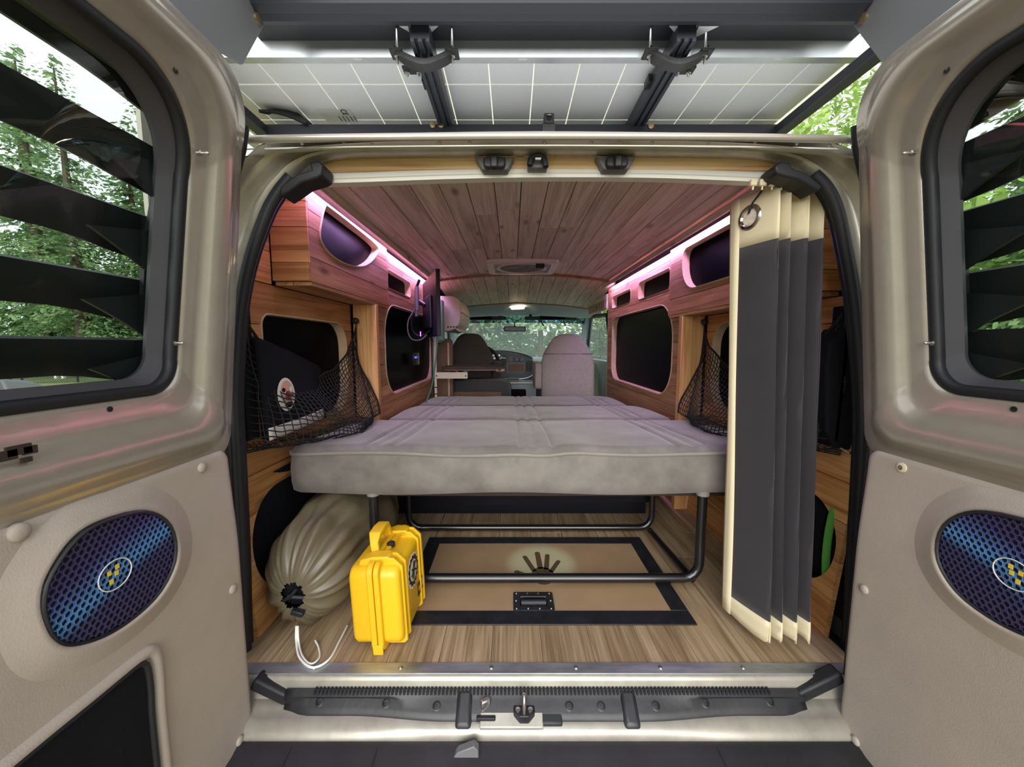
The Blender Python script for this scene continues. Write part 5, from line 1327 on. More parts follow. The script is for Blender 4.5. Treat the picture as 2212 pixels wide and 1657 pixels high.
# ------------------------------------------------------------------ monitor on its wall arm
mon = thing('monitor', 'thin black monitor seen edge-on, hung on a wall arm', 'monitor', (-0.52, 2.4, 0.82))
mA, mB_ = Vector((-0.415, 2.2, 0)), Vector((-0.615, 2.75, 0))
d_ = (mB_ - mA).normalized(); n_ = Vector((d_.y, -d_.x, 0))
def slab4(t0, t1, o0, o1, z0, z1, name, m, **k):
    c = [mA + d_ * t0 + n_ * o0, mA + d_ * t1 + n_ * o0, mA + d_ * t1 + n_ * o1, mA + d_ * t0 + n_ * o1]
    return MB().hexa([(p.x, p.y, z0) for p in c] + [(p.x, p.y, z1) for p in c]).build(name, m, mon, **k)
slab4(0, 0.585, -0.012, 0.012, 0.832, 1.205, 'display_housing', M['rubber'], bevel=0.003)
slab4(0.006, 0.579, 0.0121, 0.0128, 0.845, 1.198, 'screen', M['screen'])
slab4(0.14, 0.45, -0.035, -0.012, 0.88, 1.08, 'back_housing', M['scuffed'], bevel=0.01)
c = mA + d_ * 0.3 - n_ * 0.035
MB().tube([(c.x, c.y, 1.03), (c.x - 0.05, c.y + 0.02, 1.06), (-0.60, c.y + 0.1, 1.05)], 0.014, 8).build('wall_arm', M['scuffed'], mon, smooth=50)
MB().tube([(c.x - 0.02, c.y - 0.12, 1.13), (c.x - 0.02, c.y - 0.12, 0.99)], 0.011, 8).build('arm_strut', M['greyplate'], mon, smooth=50)
MB().tube([(c.x - 0.05, c.y - 0.02, 1.12), (c.x - 0.05, c.y - 0.02, 0.96)], 0.011, 8).build('arm_strut', M['greyplate'], mon, smooth=50)
MB().tube([(c.x - 0.02, c.y - 0.12, 1.12), (c.x - 0.05, c.y - 0.02, 1.13), (c.x - 0.02, c.y - 0.05, 1.18)], 0.009, 8).build('arm_joint', M['rubber'], mon, smooth=50)
cab_pts = [(c.x - 0.03, c.y - 0.12, 1.0), (c.x - 0.07, c.y - 0.14, 0.93), (c.x - 0.075, c.y - 0.14, 0.86), (c.x - 0.05, c.y - 0.15, 0.815), (c.x + 0.0, c.y - 0.16, 0.81), (c.x + 0.04, c.y - 0.15, 0.84)]
MB().tube(catmull(cab_pts, 6), 0.004, 6).build('cable', M['greyplate'], mon, smooth=60)
MB().tube(catmull([(p[0] + 0.015, p[1] + 0.03, p[2] + 0.03) for p in cab_pts], 6), 0.0035, 6).build('cable', M['rubber'], mon, smooth=60)
MB().box(c.x + 0.004, c.x + 0.009, c.y - 0.17, c.y - 0.165, 0.832, 0.860).build('indicator_lamp', M['ledviolet'], mon)
# blue indicator lamps reflected/seen at the big window
gi = onX(898, 772, CX - 0.70)
ind = thing('power_panel', 'small panel with glowing blue digits against the window glass', 'power panel', (gi.x, gi.y, gi.z))
MB().box(gi.x - 0.012, gi.x, gi.y - 0.05, gi.y + 0.10, gi.z - 0.05, gi.z + 0.03).build('panel_body', M['screen'], ind, bevel=0.003)
for k in range(3):
    MB().box(gi.x, gi.x + 0.001, gi.y - 0.03 + k * 0.022, gi.y - 0.016 + k * 0.022, gi.z - 0.006, gi.z + 0.006).build('digit', M['ledblue'], ind)
for k in range(2):
    MB().box(gi.x, gi.x + 0.001, gi.y + 0.06 + k * 0.018, gi.y + 0.07 + k * 0.018, gi.z - 0.006, gi.z + 0.003).build('digit', M['dashgrey'], ind)
cord = MB().tube(catmull([(-0.425, 2.22, 0.83), (-0.44, 2.22, 0.70), (-0.462, 2.21, 0.55), (-0.50, 2.20, 0.445)], 6), 0.0042, 6).build('green_cord', M['greencord'], None, smooth=60)
tag(cord, 'thin teal cord hanging from the monitor to the bed', 'cord')

# ------------------------------------------------------------------ air conditioner
ac = thing('air_conditioner', 'white wall-mounted air conditioner behind the monitor', 'air conditioner', (-0.5, 3.2, 0.9))
acp = [(-0.62, 1.155), (-0.46, 1.155), (-0.415, 1.135), (-0.395, 1.08), (-0.392, 1.0), (-0.405, 0.945), (-0.44, 0.905), (-0.50, 0.885), (-0.62, 0.90)]
MB().py(acp, 3.0, 3.62).build('ac_body', mat('cream_white_plastic', (0.66, 0.60, 0.50, 1), 0.45), ac, bevel=0.008, seg=3)
for k in range(4):
    MB().box(-0.50 + 0.022 * k, -0.488 + 0.022 * k, 2.996, 3.0, 0.915, 0.925).build('vent_slot', M['rubber'], ac)
MB().obox(Matrix.Translation((-0.435, 3.30, 0.905)) @ Matrix.Rotation(0.6, 4, 'Y'), -0.035, 0.035, -0.28, 0.28, -0.004, 0.004).build('air_flap', M['white'], ac, bevel=0.002)
MB().box(-0.405, -0.388, 3.02, 3.60, 1.03, 1.036).build('panel_seam', M['greyplate'], ac)
gbx = MB().py(rrect(-0.60, -0.515, 0.80, 1.12, 0.02, 4), 2.90, 2.96).build('storage_box', M['greenbox'], None, bevel=0.005)
tag(gbx, 'pale green upright box between the monitor and air conditioner', 'box')

# ------------------------------------------------------------------ folding table, rack post, brown cabinet, driver area
tbl = thing('folding_table', 'slim brown folding table on a cream bracket behind the driver seat', 'table', (-0.3, 2.95, 0.6))
MB().pz(rrect(-0.53, -0.055, 2.86, 3.20, 0.04, 5), 0.602, 0.618).build('table_top', M['seatdark'], tbl, bevel=0.003)
MB().pz(rrect(-0.53, -0.075, 2.865, 3.18, 0.04, 5), 0.588, 0.6015).build('table_underside', M['brown'], tbl, bevel=0.002)
MB().pz([(-0.115, 2.862), (-0.058, 2.90), (-0.058, 2.96), (-0.10, 2.90)], 0.584, 0.612).build('table_edge', M['rimwood'], tbl)
br = MB().box(-0.565, -0.325, 2.80, 2.815, 0.535, 0.582).build('bracket', M['creampaint'], tbl, bevel=0.003)
for x in (-0.552, -0.338): MB().lathe([(0.006, 0), (0.006, 0.003)], place((x, 2.80, 0.556), (0, -1, 0)), 8).build('bracket_bolt', M['rubber'], br)
MB().tube([(-0.40, 2.83, 0.582), (-0.44, 2.9, 0.59)], 0.005, 6).build('stay', M['alu'], tbl)
MB().tube([(-0.36, 2.83, 0.582), (-0.32, 2.9, 0.59)], 0.005, 6).build('stay', M['alu'], tbl)
post = thing('rack_post', 'thin white and black upright post carrying the table bracket', 'post', (-0.575, 2.83, 0.3))
MB().box(-0.572, -0.555, 2.82, 2.835, 0.30, 0.83).build('white_post', M['creampaint'], post, bevel=0.002)
MB().tube([(-0.585, 2.815, 0.30), (-0.585, 2.815, 0.84)], 0.006, 6).build('black_rod', M['rubber'], post, smooth=50)
for z in (0.42, 0.47): MB().tube([(-0.585, 2.815, z), (-0.55, 2.815, z)], 0.004, 6).build('rung', M['rubber'], post)
MB().box(-0.60, -0.50, 2.83, 2.90, 0.815, 0.835).build('top_shelf', M['greenbox'], post, bevel=0.002)
bc = thing('brown_cabinet', 'tall brown cabinet door panel beside the driver seat', 'cabinet', (-0.54, 3.1, 0.3))
MB().py(rrect(-0.625, -0.475, 0.30, 0.83, 0.03, 4), 3.08, 3.11).build('cabinet_side', M['brown'], bc, bevel=0.004)
MB().box(-0.515, -0.50, 3.066, 3.08, 0.34, 0.80).build('cabinet_stile', M['rimwood'], bc, bevel=0.004)

def seat(x, y, w, ztop, m, label, arm=True):
    st_ = thing('front_seat', label, 'seat', (x, y, 0.0))
    prof = [(-0.05, 0.95, 0.10), (0.25, 1.0, 0.12), (0.45, 1.0, 0.12), (0.60, 1.0, 0.115), (0.68, 0.93, 0.11), (0.74, 0.82, 0.10), (0.79, 0.70, 0.09), (0.83, 0.58, 0.085), (0.86, 0.46, 0.075), (0.875, 0.34, 0.06), (0.882, 0.15, 0.03)]
    L = []
    for z, k, dpt in prof:
        zz = z + (ztop - 0.882) * (1 if z > 0 else 0); hw = w / 2 * k
        L.append([(x + math.copysign(abs(math.cos(a)) ** 0.45, math.cos(a)) * hw, y + 0.06 * z + math.copysign(abs(math.sin(a)) ** 0.5, math.sin(a)) * dpt / 1.6, zz) for a in [2 * math.pi * i / 32 for i in range(32)]])
    back = MB().loft(L, True, True).build('seat_back', m, st_, smooth=60)
    zz = 0.70 + ztop - 0.882
    MB().tube([(x + w * 0.46 * k, y + 0.042 - 0.066 + 0.004 * abs(k), zz) for k in (-1, -0.6, -0.2, 0.2, 0.6, 1)], 0.0028, 5).build('back_seam', M['seatdark'], back)
    MB().box(x - w / 2 * 0.95, x + w / 2 * 0.95, y + 0.05, y + 0.5, -0.02, 0.14).build('seat_cushion', m, st_, bevel=0.03, seg=3)
    if arm:
        s_ = -1 if x > CX else 1
        ax = x + s_ * (w / 2 + 0.03)
        MB().px(rrect(y - 0.07, y + 0.35, 0.38 if x > CX else 0.42, 0.62, (0.03, 0.03, 0.05, 0.05), 5), ax - 0.03, ax + 0.03).build('armrest', m, st_, bevel=0.012, seg=3)
    MB().box(x - 0.2, x + 0.2, y + 0.05, y + 0.45, -0.06, -0.02).build('seat_base', M['rubber'], st_)
    return st_
seat(0.512, 3.52, 0.49, 0.882, M['seatcloth'], 'light grey cloth passenger seat seen from behind')
seat(-0.395, 3.60, 0.43, 0.890, M['seatdark'], 'dark driver seat behind the folding table')
ec = thing('engine_cover', 'low black engine cover with rounded corner behind the bed', 'engine cover', (-0.25, 3.25, 0.2))
MB().py(rrect(-0.56, -0.005, 0.2, 0.487, (0.01, 0.01, 0.09, 0.02), 8), 3.22, 3.45).build('cover_shell', M['rubber'], ec, bevel=0.006)
MB().tube(catmull([(-0.40, 3.216, 0.489), (-0.12, 3.216, 0.487), (-0.05, 3.216, 0.475), (-0.02, 3.216, 0.435), (-0.012, 3.216, 0.33)], 6), 0.0035, 6).build('cover_edge', M['greyplate'], ec, smooth=60)
MB().box(-0.54, -0.09, 3.19, 3.214, 0.33, 0.392).build('wood_ledge', M['brown'], ec, bevel=0.002)

# ------------------------------------------------------------------ cab: dashboard, windshield, headliner
dash = thing('dashboard', 'dark blue grey dashboard with screen, vents and knobs', 'dashboard', (CX, 4.3, 0.2))
def dp(u, v, Y=4.2): p = onY(u, v, Y); return p
top = [(-0.75, 0.66), (-0.45, 0.705), (-0.25, 0.725), (-0.05, 0.72), (0.12, 0.69), (0.22, 0.65), (0.26, 0.60), (0.60, 0.60), (0.9, 0.58)]
tc_ = catmull([(a, 0, b) for a, b in top], 5)
MB().loft([[(p.x, 4.22, 0.15) for p in tc_], [(p.x, 4.22, p.z - 0.03) for p in tc_], [(p.x, 4.25, p.z) for p in tc_]], closed=False).build('dash_face', M['dashblue'], dash, smooth=40)
MB().loft([[(p.x, 4.235, p.z - 0.004) for p in tc_], [(p.x, 4.30, p.z + 0.012) for p in tc_], [(p.x, 4.92, lerp(p.z, 0.64, 0.75)) for p in tc_]], closed=False).build('dash_top', M['dashgrey'], dash, smooth=40)
pod = [(-0.30, 0.44), (-0.25, 0.40), (0.10, 0.405), (0.22, 0.44), (0.245, 0.50), (0.20, 0.60), (0.10, 0.665), (-0.05, 0.70), (-0.30, 0.70)]
pod = [(p.x, p.y) for p in catmull([(a, b, 0) for a, b in pod], 5, True)]
MB().py(pod, 4.15, 4.23).build('centre_pod', M['dashblue'], dash, bevel=0.012, seg=3)
def py_box(u0, u1, v0, v1, Y, dep, name, m, r=0.01, par=dash):
    a, b = onY(u0, v1, Y), onY(u1, v0, Y)
    return MB().py(rrect(a.x, b.x, a.z, b.z, r, 3), Y, Y + dep).build(name, m, par, bevel=0.003)
sc_ = py_box(1094, 1134, 783, 806, 4.14, 0.02, 'radio_surround', M['greyplate'])
py_box(1098, 1131, 786, 803, 4.135, 0.01, 'radio_screen', M['brown'], par=sc_)
v1 = py_box(1137, 1149, 780, 802, 4.14, 0.02, 'air_vent', M['rubber'], 0.02)
for k in range(4):
    a = onY(1143, 784 + k * 5, 4.138); MB().box(a.x - 0.02, a.x + 0.02, 4.132, 4.14, a.z - 0.002, a.z + 0.002).build('vent_slat', M['greyplate'], v1)
v2 = py_box(1084, 1093, 768, 791, 4.14, 0.02, 'air_vent', M['rubber'], 0.02)
py_box(1099, 1107, 770, 781, 4.14, 0.02, 'switch', M['greyplate'])
for u in (1116, 1127):
    a = onY(u, 777, 4.14); MB().lathe([(0.026, 0), (0.024, 0.02), (0.018, 0.026)], place((a.x, 4.15, a.z), (0, -1, 0)), 16).build('knob', M['greyplate'], dash, smooth=40)
clu = py_box(1062, 1082, 764, 779, 4.14, 0.03, 'instrument_cluster', M['scuffed'], 0.02)
for u, v in ((1066, 768), (1072, 767), (1078, 768), (1068, 774), (1075, 774)):
    a = onY(u, v, 4.138); MB().lathe([(0.013, 0), (0.012, 0.004), (0.004, 0.004)], place((a.x, 4.14, a.z), (0, -1, 0)), 12).build('gauge', M['alu'], clu, smooth=40)
sw = [(-0.33 + 0.19 * math.cos(t), 4.02 - 0.05 * math.sin(t), 0.60 + 0.17 * math.sin(t)) for t in [2 * math.pi * k / 36 for k in range(36)]]
swo = MB().tube(sw, 0.016, 8, closed=True).build('steering_wheel', M['rubber'], dash, smooth=60)
MB().tube([(-0.16, 4.05, 0.62), (-0.11, 4.08, 0.645), (-0.07, 4.1, 0.64)], 0.012, 6).build('column_stalk', M['alu'], dash, smooth=60)
ch = onY(1109, 817, 4.12)
MB().py(rrect(ch.x - 0.06, ch.x + 0.06, ch.z - 0.012, ch.z + 0.012, 0.006, 3), 4.11, 4.13).build('ash_tray', M['greyplate'], dash, bevel=0.003)
MB().tube(catmull([(-0.20, 4.14, 0.425), (0.0, 4.14, 0.415), (0.15, 4.14, 0.425), (0.225, 4.14, 0.46)], 6), 0.005, 6).build('chrome_trim', M['alu'], dash, smooth=60)
con = thing('centre_console', 'grey console box with an open bin between the front seats', 'console', (0.06, 3.85, 0.1))
MB().box(-0.14, 0.24, 3.80, 4.15, 0.05, 0.395).build('console_body', M['dashgrey'], con, bevel=0.02, seg=3)
MB().py(rrect(-0.04, 0.14, 0.17, 0.345, 0.02, 4), 3.79, 3.805).build('open_bin', M['screen'], con)
MB().box(-0.13, 0.24, 3.82, 4.12, 0.398, 0.408).build('console_lid', M['alu'], con, bevel=0.003)

# windshield
ws = thing('window_10', 'wide windshield with blue shade band at the front of the cab', 'windshield', (CX, 4.7, 0.9), kind='structure')
def wsf(a, b0, b1):
    def f(s, t):
        b = lerp(b0, b1, t); x = CX + lerp(-0.80, 0.80, s); r = (x - CX) / 0.8
        return (x, lerp(4.98, 4.52, b) - 0.12 * r * r, lerp(0.60, 1.115, b) - 0.02 * r * r)
    return f
MB().grid(wsf(0, 0, 0.86), 16, 4).build('pane', M['glass_front'], ws, smooth=80)
MB().grid(wsf(0, 0.86, 1.0), 16, 2).build('shade_band', M['glass_band'], ws, smooth=80)
for s in (-1, 1):
    MB().tube([(CX + s * 0.80, 4.86, 0.58), (CX + s * 0.79, 4.40, 1.10)], 0.035, 8).build('a_pillar', M['headliner'], ws, smooth=50)
hl_ = thing('headliner', 'soft grey cab headliner above the windshield', 'headliner', (CX, 4.2, 1.2), kind='structure')
def hlf(a, b):
    x = CX + lerp(-0.85, 0.85, a); r = (x - CX) / 0.85; y = lerp(4.01, 4.50, b)
    z = lerp(1.205 - 0.09 * r * r, 1.115 - 0.03 * r * r, b)
    z -= 0.05 * math.sin(math.pi * min(1, b * 1.1)) * (1 - math.exp(-((x - CX - 0.02) / 0.14) ** 4)) * (1 - 0.6 * r ** 6)
    return (x, y, z)
MB().grid(hlf, 48, 16).build('headliner_panel', M['headliner'], hl_, smooth=60)
MB().box(CX - 0.85, CX + 0.85, 4.0, 4.55, 1.24, 1.26).build('cab_roof', M['backing'], hl_)
dl = thing('dome_lamp', 'map lamp with added glow in the middle of the headliner', 'lamp', (0.05, 4.1, 1.17))
a = onY(1117, 664, 4.12)
MB().py([(a.x - 0.095, a.z + 0.022), (a.x + 0.095, a.z + 0.022), (a.x + 0.075, a.z - 0.022), (a.x - 0.06, a.z - 0.028)], 4.12, 4.15).build('lamp_body', M['white'], dl, bevel=0.006)
MB().box(a.x - 0.08, a.x + 0.08, 4.085, 4.122, a.z + 0.000, a.z + 0.018).build('lamp_lens', emitmat('added_glow_lens', (1.0, 0.74, 0.42, 1), 16.0), dl, bevel=0.002)  # lens glow added to brighten the cab
for s, lbl in ((-1, 'black sun visor pouch on the driver side'), (1, 'black sun visor pouch with two hanging straps')):
    vs_ = thing('sun_visor', lbl, 'sun visor', (CX + s * 0.4, 4.4, 1.08))
    u0, u1 = (1000, 1093) if s < 0 else (1134, 1247)
    a, b = onY(u0, 690, 4.40), onY(u1, 684, 4.40)
    MB().py(rrect(a.x, b.x, a.z - 0.006, b.z + 0.004, 0.012, 4), 4.40, 4.43).build('visor_board', M['rubber'], vs_, bevel=0.006)
    c0, c1 = ((1016, 1062) if s < 0 else (1166, 1222))
    a, b = onY(c0, 690, 4.38), onY(c1, 681, 4.38)
    MB().py(rrect(a.x, b.x, a.z, b.z, 0.012, 4), 4.38, 4.40).build('visor_pouch', M['blackcloth'], vs_, bevel=0.006)
    for u in ((1080, 1019) if s < 0 else (1146, 1240)):
        a = onY(u, 684, 4.40); MB().lathe([(0.018, 0), (0.014, 0.03)], place((a.x, 4.41, a.z), (0, 0, 1)), 10).build('visor_clip', M['rubber'], vs_, smooth=50)
    if s > 0:
        for u in (1170, 1218):
            a = onY(u, 692, 4.38); MB().tube(catmull([a, a + Vector((0.004, 0, -0.03)), a + Vector((0.015, 0, -0.05)), a + Vector((0.03, 0, -0.056))], 4), 0.007, 6).build('strap', M['rubber'], vs_, smooth=60)
rm = thing('rear_view_mirror', 'small black rear view mirror on the windshield', 'mirror', (0.03, 4.4, 0.95))
a, b = onY(1088, 716, 4.42), onY(1136, 705, 4.42)
MB().py(rrect(a.x, b.x, a.z, b.z, 0.018, 5), 4.42, 4.45).build('mirror_housing', M['rubber'], rm, bevel=0.006)
MB().py(rrect(a.x + 0.012, b.x - 0.012, a.z + 0.009, b.z - 0.009, 0.012, 4), 4.416, 4.42).build('mirror_glass', mat('dark_mirror', (0.02, 0.018, 0.016, 1), 0.3), rm)
MB().tube([((a.x + b.x) / 2, 4.44, b.z), ((a.x + b.x) / 2, 4.60, b.z + 0.06)], 0.008, 6).build('mirror_stem', M['rubber'], rm)

# front side doors
for s, lbl, idx in ((-1, 'closed driver door beyond the driver seat', 3), (1, 'passenger door with dark window frame beyond the seat', 4)):
    X = CX + s * 0.86
    dr = thing('door_%d' % idx, lbl, 'van door', (X, 3.8, 0), kind='structure')
    x0, x1 = min(X, X + s * 0.06), max(X, X + s * 0.06)
    MB().box(x0, x1, 3.45 if s > 0 else 3.3, 4.75, -0.2, 0.62).build('door_panel', M['dashgrey'], dr, bevel=0.01)
    fp = [(X, 3.56, 0.62), (X - s * 0.05, 3.62, 1.06), (X - s * 0.06, 4.30, 1.09), (X, 4.78, 0.64)]
    MB().tube(fp, 0.022, 8).build('window_frame', M['rubber'], dr, smooth=50)
    MB().add([(p[0], p[1], p[2]) for p in fp], [(0, 1, 2, 3)]).build('pane', M['glass_front'], dr)
    MB().tube([(X, 3.50, 0.0), (X - s * 0.005, 3.50, 0.70), (X - s * 0.05, 3.58, 1.10)], 0.018, 8).build('door_seal', M['rubber'], dr, smooth=50)
    MB().hexa([(X - 0.02, 3.36, -0.1), (X + 0.04, 3.36, -0.1), (X + 0.04, 3.44, -0.1), (X - 0.02, 3.44, -0.1), (X - 0.02 - s * 0.05, 3.40, 1.16), (X + 0.04 - s * 0.05, 3.40, 1.16), (X + 0.04 - s * 0.05, 3.50, 1.16), (X - 0.02 - s * 0.05, 3.50, 1.16)]).build('door_pillar', M['creampaint'], dr, bevel=0.008)

# ------------------------------------------------------------------ outside
def leafmat(name, c0, c1):
    m = bpy.data.materials.new(name); m.use_nodes = True; nt = m.node_tree; nt.nodes.clear(); N, L = nt.nodes, nt.links
    out = N.new('ShaderNodeOutputMaterial'); d = N.new('ShaderNodeBsdfDiffuse'); t = N.new('ShaderNodeBsdfTranslucent')
    tc = N.new('ShaderNodeTexCoord'); ns = N.new('ShaderNodeTexNoise'); ns.inputs['Scale'].default_value = 1.3; ns.inputs['Detail'].default_value = 6
    rp = N.new('ShaderNodeValToRGB'); rp.color_ramp.elements[0].position = 0.35; rp.color_ramp.elements[0].color = c0; rp.color_ramp.elements[1].position = 0.7; rp.color_ramp.elements[1].color = c1
    L.new(tc.outputs['Object'], ns.inputs['Vector']); L.new(ns.outputs['Fac'], rp.inputs['Fac']); L.new(rp.outputs['Color'], d.inputs[0]); L.new(rp.outputs['Color'], t.inputs[0])
    mx = N.new('ShaderNodeMixShader'); mx.inputs[0].default_value = 0.4; L.new(d.outputs[0], mx.inputs[1]); L.new(t.outputs[0], mx.inputs[2]); L.new(mx.outputs[0], out.inputs[0]); return m
M['needle'] = leafmat('conifer_needles', (0.09, 0.17, 0.075, 1), (0.36, 0.50, 0.24, 1))
M['leafbright'] = leafmat('bright_leaves', (0.25, 0.42, 0.10, 1), (0.62, 0.78, 0.28, 1))
M['leafpale'] = leafmat('painted_daylight_leaves', (0.42, 0.62, 0.34, 1), (0.82, 0.95, 0.62, 1))  # brightness of the daylit trees ahead put into the leaf colour
M['bark'] = mat('bark', (0.07, 0.05, 0.035, 1), 0.9, var=0.3, vs=4)
GZ = -0.65
gm, gnt, gb_, go_ = newmat('mown_lawn')
gtc = gnt.nodes.new('ShaderNodeTexCoord'); gns = gnt.nodes.new('ShaderNodeTexNoise'); gns.inputs['Scale'].default_value = 0.35; gns.inputs['Detail'].default_value = 8
grp = gnt.nodes.new('ShaderNodeValToRGB'); grp.color_ramp.elements[0].color = (0.10, 0.15, 0.035, 1); grp.color_ramp.elements[0].position = 0.4; grp.color_ramp.elements[1].color = (0.36, 0.27, 0.13, 1); grp.color_ramp.elements[1].position = 0.62
gnt.links.new(gtc.outputs['Object'], gns.inputs['Vector']); gnt.links.new(gns.outputs['Fac'], grp.inputs['Fac']); gnt.links.new(grp.outputs['Color'], gb_.inputs['Base Color']); gb_.inputs['Roughness'].default_value = 0.95
g = MB().grid(lambda a, b: (lerp(-90, 90, a), lerp(-60, 120, b), GZ), 30, 30).build('ground', gm, None)
tag(g, 'mown lawn with dry straw-coloured patches around the van', 'ground', kind='structure')

def conifer_mesh(seed, h, r, dens):
    rnd = random.Random(seed); mb = MB()
    z = 0.8
    while z < h:
        f = (z / h); R_ = r * (1 - f) ** 0.8 + 0.15
        nbr = max(5, int(9 * (1 - f) + 4))
        for k in range(nbr):
            a = rnd.random() * 6.283; Rb = R_ * rnd.uniform(0.6, 1.1); droop = rnd.uniform(0.15, 0.5)
            m_ = max(3, int(Rb * dens))
            for q in range(m_):
                t = (q + rnd.random()) / m_; rr = Rb * (0.12 + 0.88 * t)
                c = Vector((math.cos(a) * rr, math.sin(a) * rr, z - droop * rr * t + rnd.uniform(-.12, .12)))
                c += Vector((rnd.uniform(-.3, .3), rnd.uniform(-.3, .3), rnd.uniform(-.15, .15))) * (0.3 + t)
                sz = rnd.uniform(0.06, 0.16)
                ax = Vector((math.cos(a + rnd.uniform(-1, 1)), math.sin(a + rnd.uniform(-1, 1)), rnd.uniform(-0.7, 0.1))).normalized() * sz
                bx = ax.cross(Vector((rnd.uniform(-1, 1), rnd.uniform(-1, 1), 1))).normalized() * sz * 0.45
                mb.add([c - ax - bx * 0.4, c - bx, c + ax, c + bx], [(0, 1, 2, 3)])
        z += h / 34
    return mb
def leafy_mesh(seed, h, r):
    rnd = random.Random(seed); mb = MB()
    clumps = [(Vector((rnd.gauss(0, r * 0.45), rnd.gauss(0, r * 0.45), h * rnd.uniform(0.35, 0.98))), rnd.uniform(0.25, 0.55) * r) for _ in range(26)]
    for c0, cr in clumps:
        for _ in range(170):
            d = Vector((rnd.gauss(0, 1), rnd.gauss(0, 1), rnd.gauss(0, 0.8))).normalized() * cr * rnd.uniform(0.5, 1.05)
            c = c0 + d; sz = rnd.uniform(0.08, 0.17)
            ax = Vector((rnd.uniform(-1, 1), rnd.uniform(-1, 1), rnd.uniform(-1, 0.3))).normalized() * sz; bx = ax.orthogonal().normalized() * sz * 0.5
            mb.add([c - ax, c - bx, c + ax, c + bx], [(0, 1, 2, 3)])
    return mb
TREEM = {}
def tree(kind, x, y, sc, rz, label, h=14.0):
    if kind not in TREEM:
        if kind == 'leafy': fm = leafy_mesh(5, 8, 2.4); hh = 6; rr = 0.16; mm = M['leafbright']
        elif kind == 'leafypale': fm = leafy_mesh(8, 8, 2.6); hh = 6; rr = 0.16; mm = M['leafpale']
        elif kind == 'conA': fm = conifer_mesh(1, 15, 3.2, 26); hh = 14.5; rr = 0.3; mm = M['needle']
        else: fm = conifer_mesh(2, 11, 2.9, 28); hh = 10.5; rr = 0.25; mm = M['needle']
        a = fm.mesh('foliage'); a.materials.append(mm)
        t = MB().tube([(0, 0, -0.3), (0.05, 0, hh * 0.5), (0, 0, hh)], [rr, rr * 0.6, 0.03], 8).mesh('trunk'); t.materials.append(M['bark'])
        TREEM[kind] = (a, t)
    e = thing('tree', label, 'tree', (x, y, GZ), group=None); e.rotation_euler = (0, 0, rz); e.scale = (sc, sc, sc)
    for nm, me in zip(('foliage', 'trunk'), TREEM[kind]):
        o = bpy.data.objects.new(nm, me); COL.objects.link(o); o.parent = e
        if nm == 'foliage': o['kind'] = 'stuff'
    return e
spots = [('conA', -24.0, 20.0, 1.05, 0.3, 'tall conifer at the left edge of the louvred window'), ('conB', -19.5, 20.5, 1.15, 1.0, 'dark conifer past the lawn, framed by the louvres'), ('conA', -29.0, 19.0, 0.9, 2.2, 'tall conifer farthest out past the louvred window'),
         ('conA', -20.5, 18.5, 0.95, 0.8, 'tall slim conifer just behind the chain-link fence'), ('conA', -26.0, 21.5, 1.1, 5.5, 'tall conifer between the louvres above the lawn'), ('conB', -16.0, 23.0, 1.1, 3.0, 'bushy conifer behind the fence posts, nearest the door pillar'), ('conA', -22.0, 25.0, 1.25, 4.0, 'tallest conifer behind the fence and utility box'),
         ('conB', -27.5, 24.0, 1.0, 5.0, 'conifer filling the gap behind the lawn by the dark covered shape'),
         ('leafypale', -3.6, 15.0, 0.9, 0.0, 'pale green tree seen through the windshield over the driver seat'), ('leafypale', -1.3, 13.5, 0.8, 4.4, 'pale green tree behind the rear view mirror'), ('leafypale', 4.6, 16.5, 0.9, 1.4, 'pale green tree at the passenger end of the windshield'), ('conB', -1.2, 19.0, 1.0, 1.2, 'conifer beyond the windshield behind the mirror'), ('leafypale', 1.2, 16.0, 0.95, 2.0, 'bright leafy tree in the middle of the windshield'),
         ('leafypale', 3.2, 17.0, 1.0, 3.3, 'bright leafy tree beyond the windshield above the passenger seat'), ('conA', 0.4, 26.0, 0.8, 0.7, 'tall conifer far ahead of the van'), ('conB', 5.6, 24.0, 1.0, 2.5, 'conifer ahead of the van past the passenger door'),
         ('conB', -5.6, 22.0, 1.1, 1.9, 'conifer ahead of the van past the driver door'), ('leafy', 5.6, 13.5, 1.1, 5.0, 'yellow-green tree seen past the passenger door pillar'),
         ('leafy', 11.5, 12.5, 1.35, 1.1, 'bright leafy tree showing beside the solar panel end'), ('conA', 16.0, 12.0, 1.0, 2.4, 'dark conifer behind the slits of the curtain-side door'), ('conB', 20.0, 15.0, 1.2, 0.9, 'broad conifer glimpsed through the curtain-side louvres'), ('conB', 13.0, 8.5, 1.0, 3.9, 'conifer nearest the curtain-side door window'), ('leafy', 14.0, 17.5, 1.5, 0.2, 'leafy tree high up behind the rack end plate')]
for k, x, y, sc, rz, lb in spots: tree(k, x, y, sc, rz, lb)
# hedge of undergrowth behind the lawn
rnd = random.Random(9); ub = MB()
for i in range(9000):
    t = rnd.random(); x = lerp(-40, 34, t); y = 24 + 5 * math.sin(x * 0.2) - 0.012 * x * x * (1 if x < 0 else 0.6) + rnd.uniform(-1.5, 1.5); z = GZ + rnd.random() ** 1.5 * 3.2
    sz = rnd.uniform(0.15, 0.4); c = Vector((x, y, z))
    ax = Vector((rnd.uniform(-1, 1), rnd.uniform(-1, 1), rnd.uniform(-1, 1))).normalized() * sz; bx = ax.orthogonal().normalized() * sz * 0.5
    ub.add([c - ax, c - bx, c + ax, c + bx], [(0, 1, 2, 3)])
u_ = ub.build('undergrowth', M['needle'], None); tag(u_, 'dark undergrowth along the edge of the woods', 'undergrowth', kind='stuff')
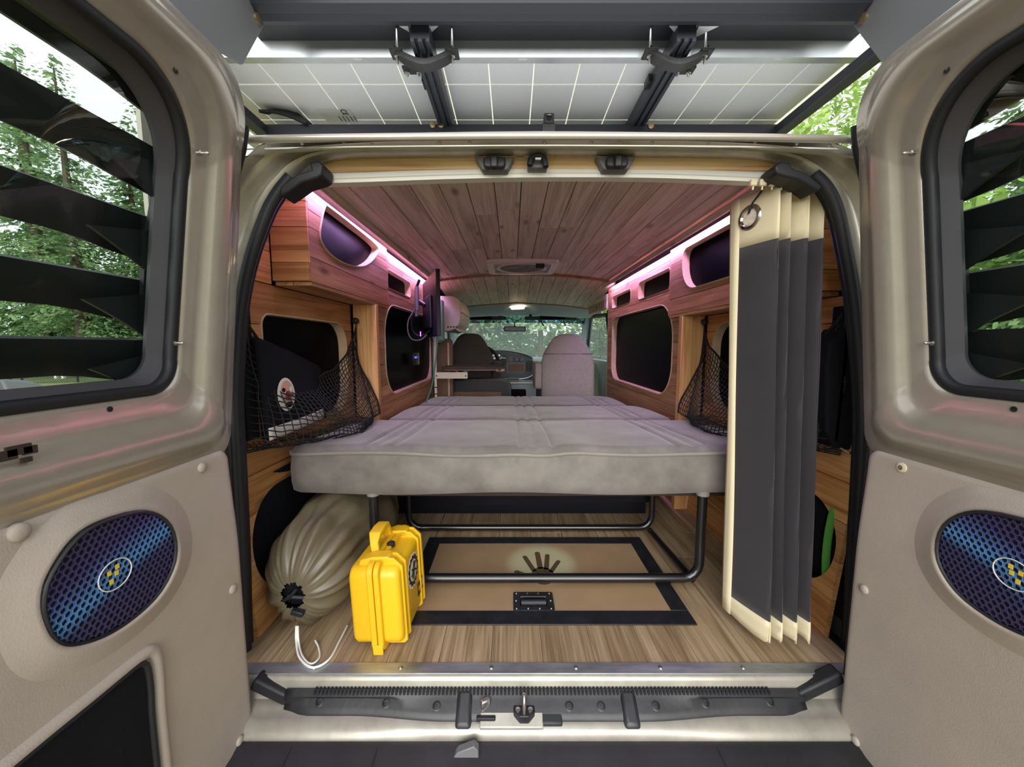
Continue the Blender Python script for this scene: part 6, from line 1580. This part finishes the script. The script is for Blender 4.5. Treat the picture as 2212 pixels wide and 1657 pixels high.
# chain-link fence and utility box past the lawn
fence = thing('chain_link_fence', 'low chain-link fence with thin posts across the lawn', 'fence', (-16, 13, GZ))
FA, FB = Vector((-24, 12.0, 0)), Vector((-12.5, 16.5, 0))
def fpt(t, z): p = FA.lerp(FB, t); return Vector((p.x, p.y, z))
for k in range(9):
    MB().tube([fpt(k / 8, GZ), fpt(k / 8, GZ + 0.98 + (0.0))], 0.035, 6).build('fence_post', M['rubber'], fence)
MB().tube([fpt(0, GZ + 0.96), fpt(1, GZ + 0.96)], 0.025, 6).build('top_rail', M['rubber'], fence)
mesh_ = MB()
for k in range(150):
    t = k / 150
    mesh_.tube([fpt(t, GZ), fpt(min(1, t + 0.07), GZ + 0.95)], 0.006, 3, cap=False); mesh_.tube([fpt(min(1, t + 0.07), GZ), fpt(t, GZ + 0.95)], 0.006, 3, cap=False)
mesh_.build('wire_mesh', M['rubber'], fence, kind='stuff')
ubx = onX(131, 826, -19.5)
ubo = thing('utility_box', 'pale grey utility box on legs beyond the fence', 'utility box', (-19.5, ubx.y, GZ))
MB().box(-19.75, -19.25, ubx.y - 0.25, ubx.y + 0.25, GZ + 0.55, GZ + 1.25).build('box_body', M['greenbox'], ubo, bevel=0.03)
for dx in (-0.15, 0.15): MB().box(-19.5 + dx - 0.05, -19.5 + dx + 0.05, ubx.y - 0.05, ubx.y + 0.05, GZ, GZ + 0.56).build('box_leg', M['white'], ubo)
cvp = onX(20, 850, -11.5)
cv = thing('covered_trailer', 'dark covered shape with angular edges on the lawn', 'covered trailer', (-11.5, cvp.y, GZ))
MB().hexa([(-12.2, cvp.y - 1.3, GZ), (-11.0, cvp.y - 1.2, GZ), (-11.0, cvp.y + 0.20, GZ), (-12.2, cvp.y + 0.35, GZ), (-12.0, cvp.y - 1.2, GZ + 1.12), (-11.2, cvp.y - 1.1, GZ + 1.05), (-11.25, cvp.y - 0.1, GZ + 0.70), (-12.0, cvp.y + 0.1, GZ + 0.85)]).build('cover', M['bump_black'], cv, bevel=0.08)
MB().hexa([(-11.5, cvp.y - 0.5, GZ + 0.35), (-10.9, cvp.y - 0.45, GZ + 0.35), (-10.9, cvp.y + 0.45, GZ + 0.3), (-11.5, cvp.y + 0.5, GZ + 0.3), (-11.4, cvp.y - 0.4, GZ + 0.75), (-11.1, cvp.y - 0.4, GZ + 0.7), (-11.1, cvp.y + 0.2, GZ + 0.55), (-11.4, cvp.y + 0.3, GZ + 0.6)]).build('fender', M['greyplate'], cv, bevel=0.04)
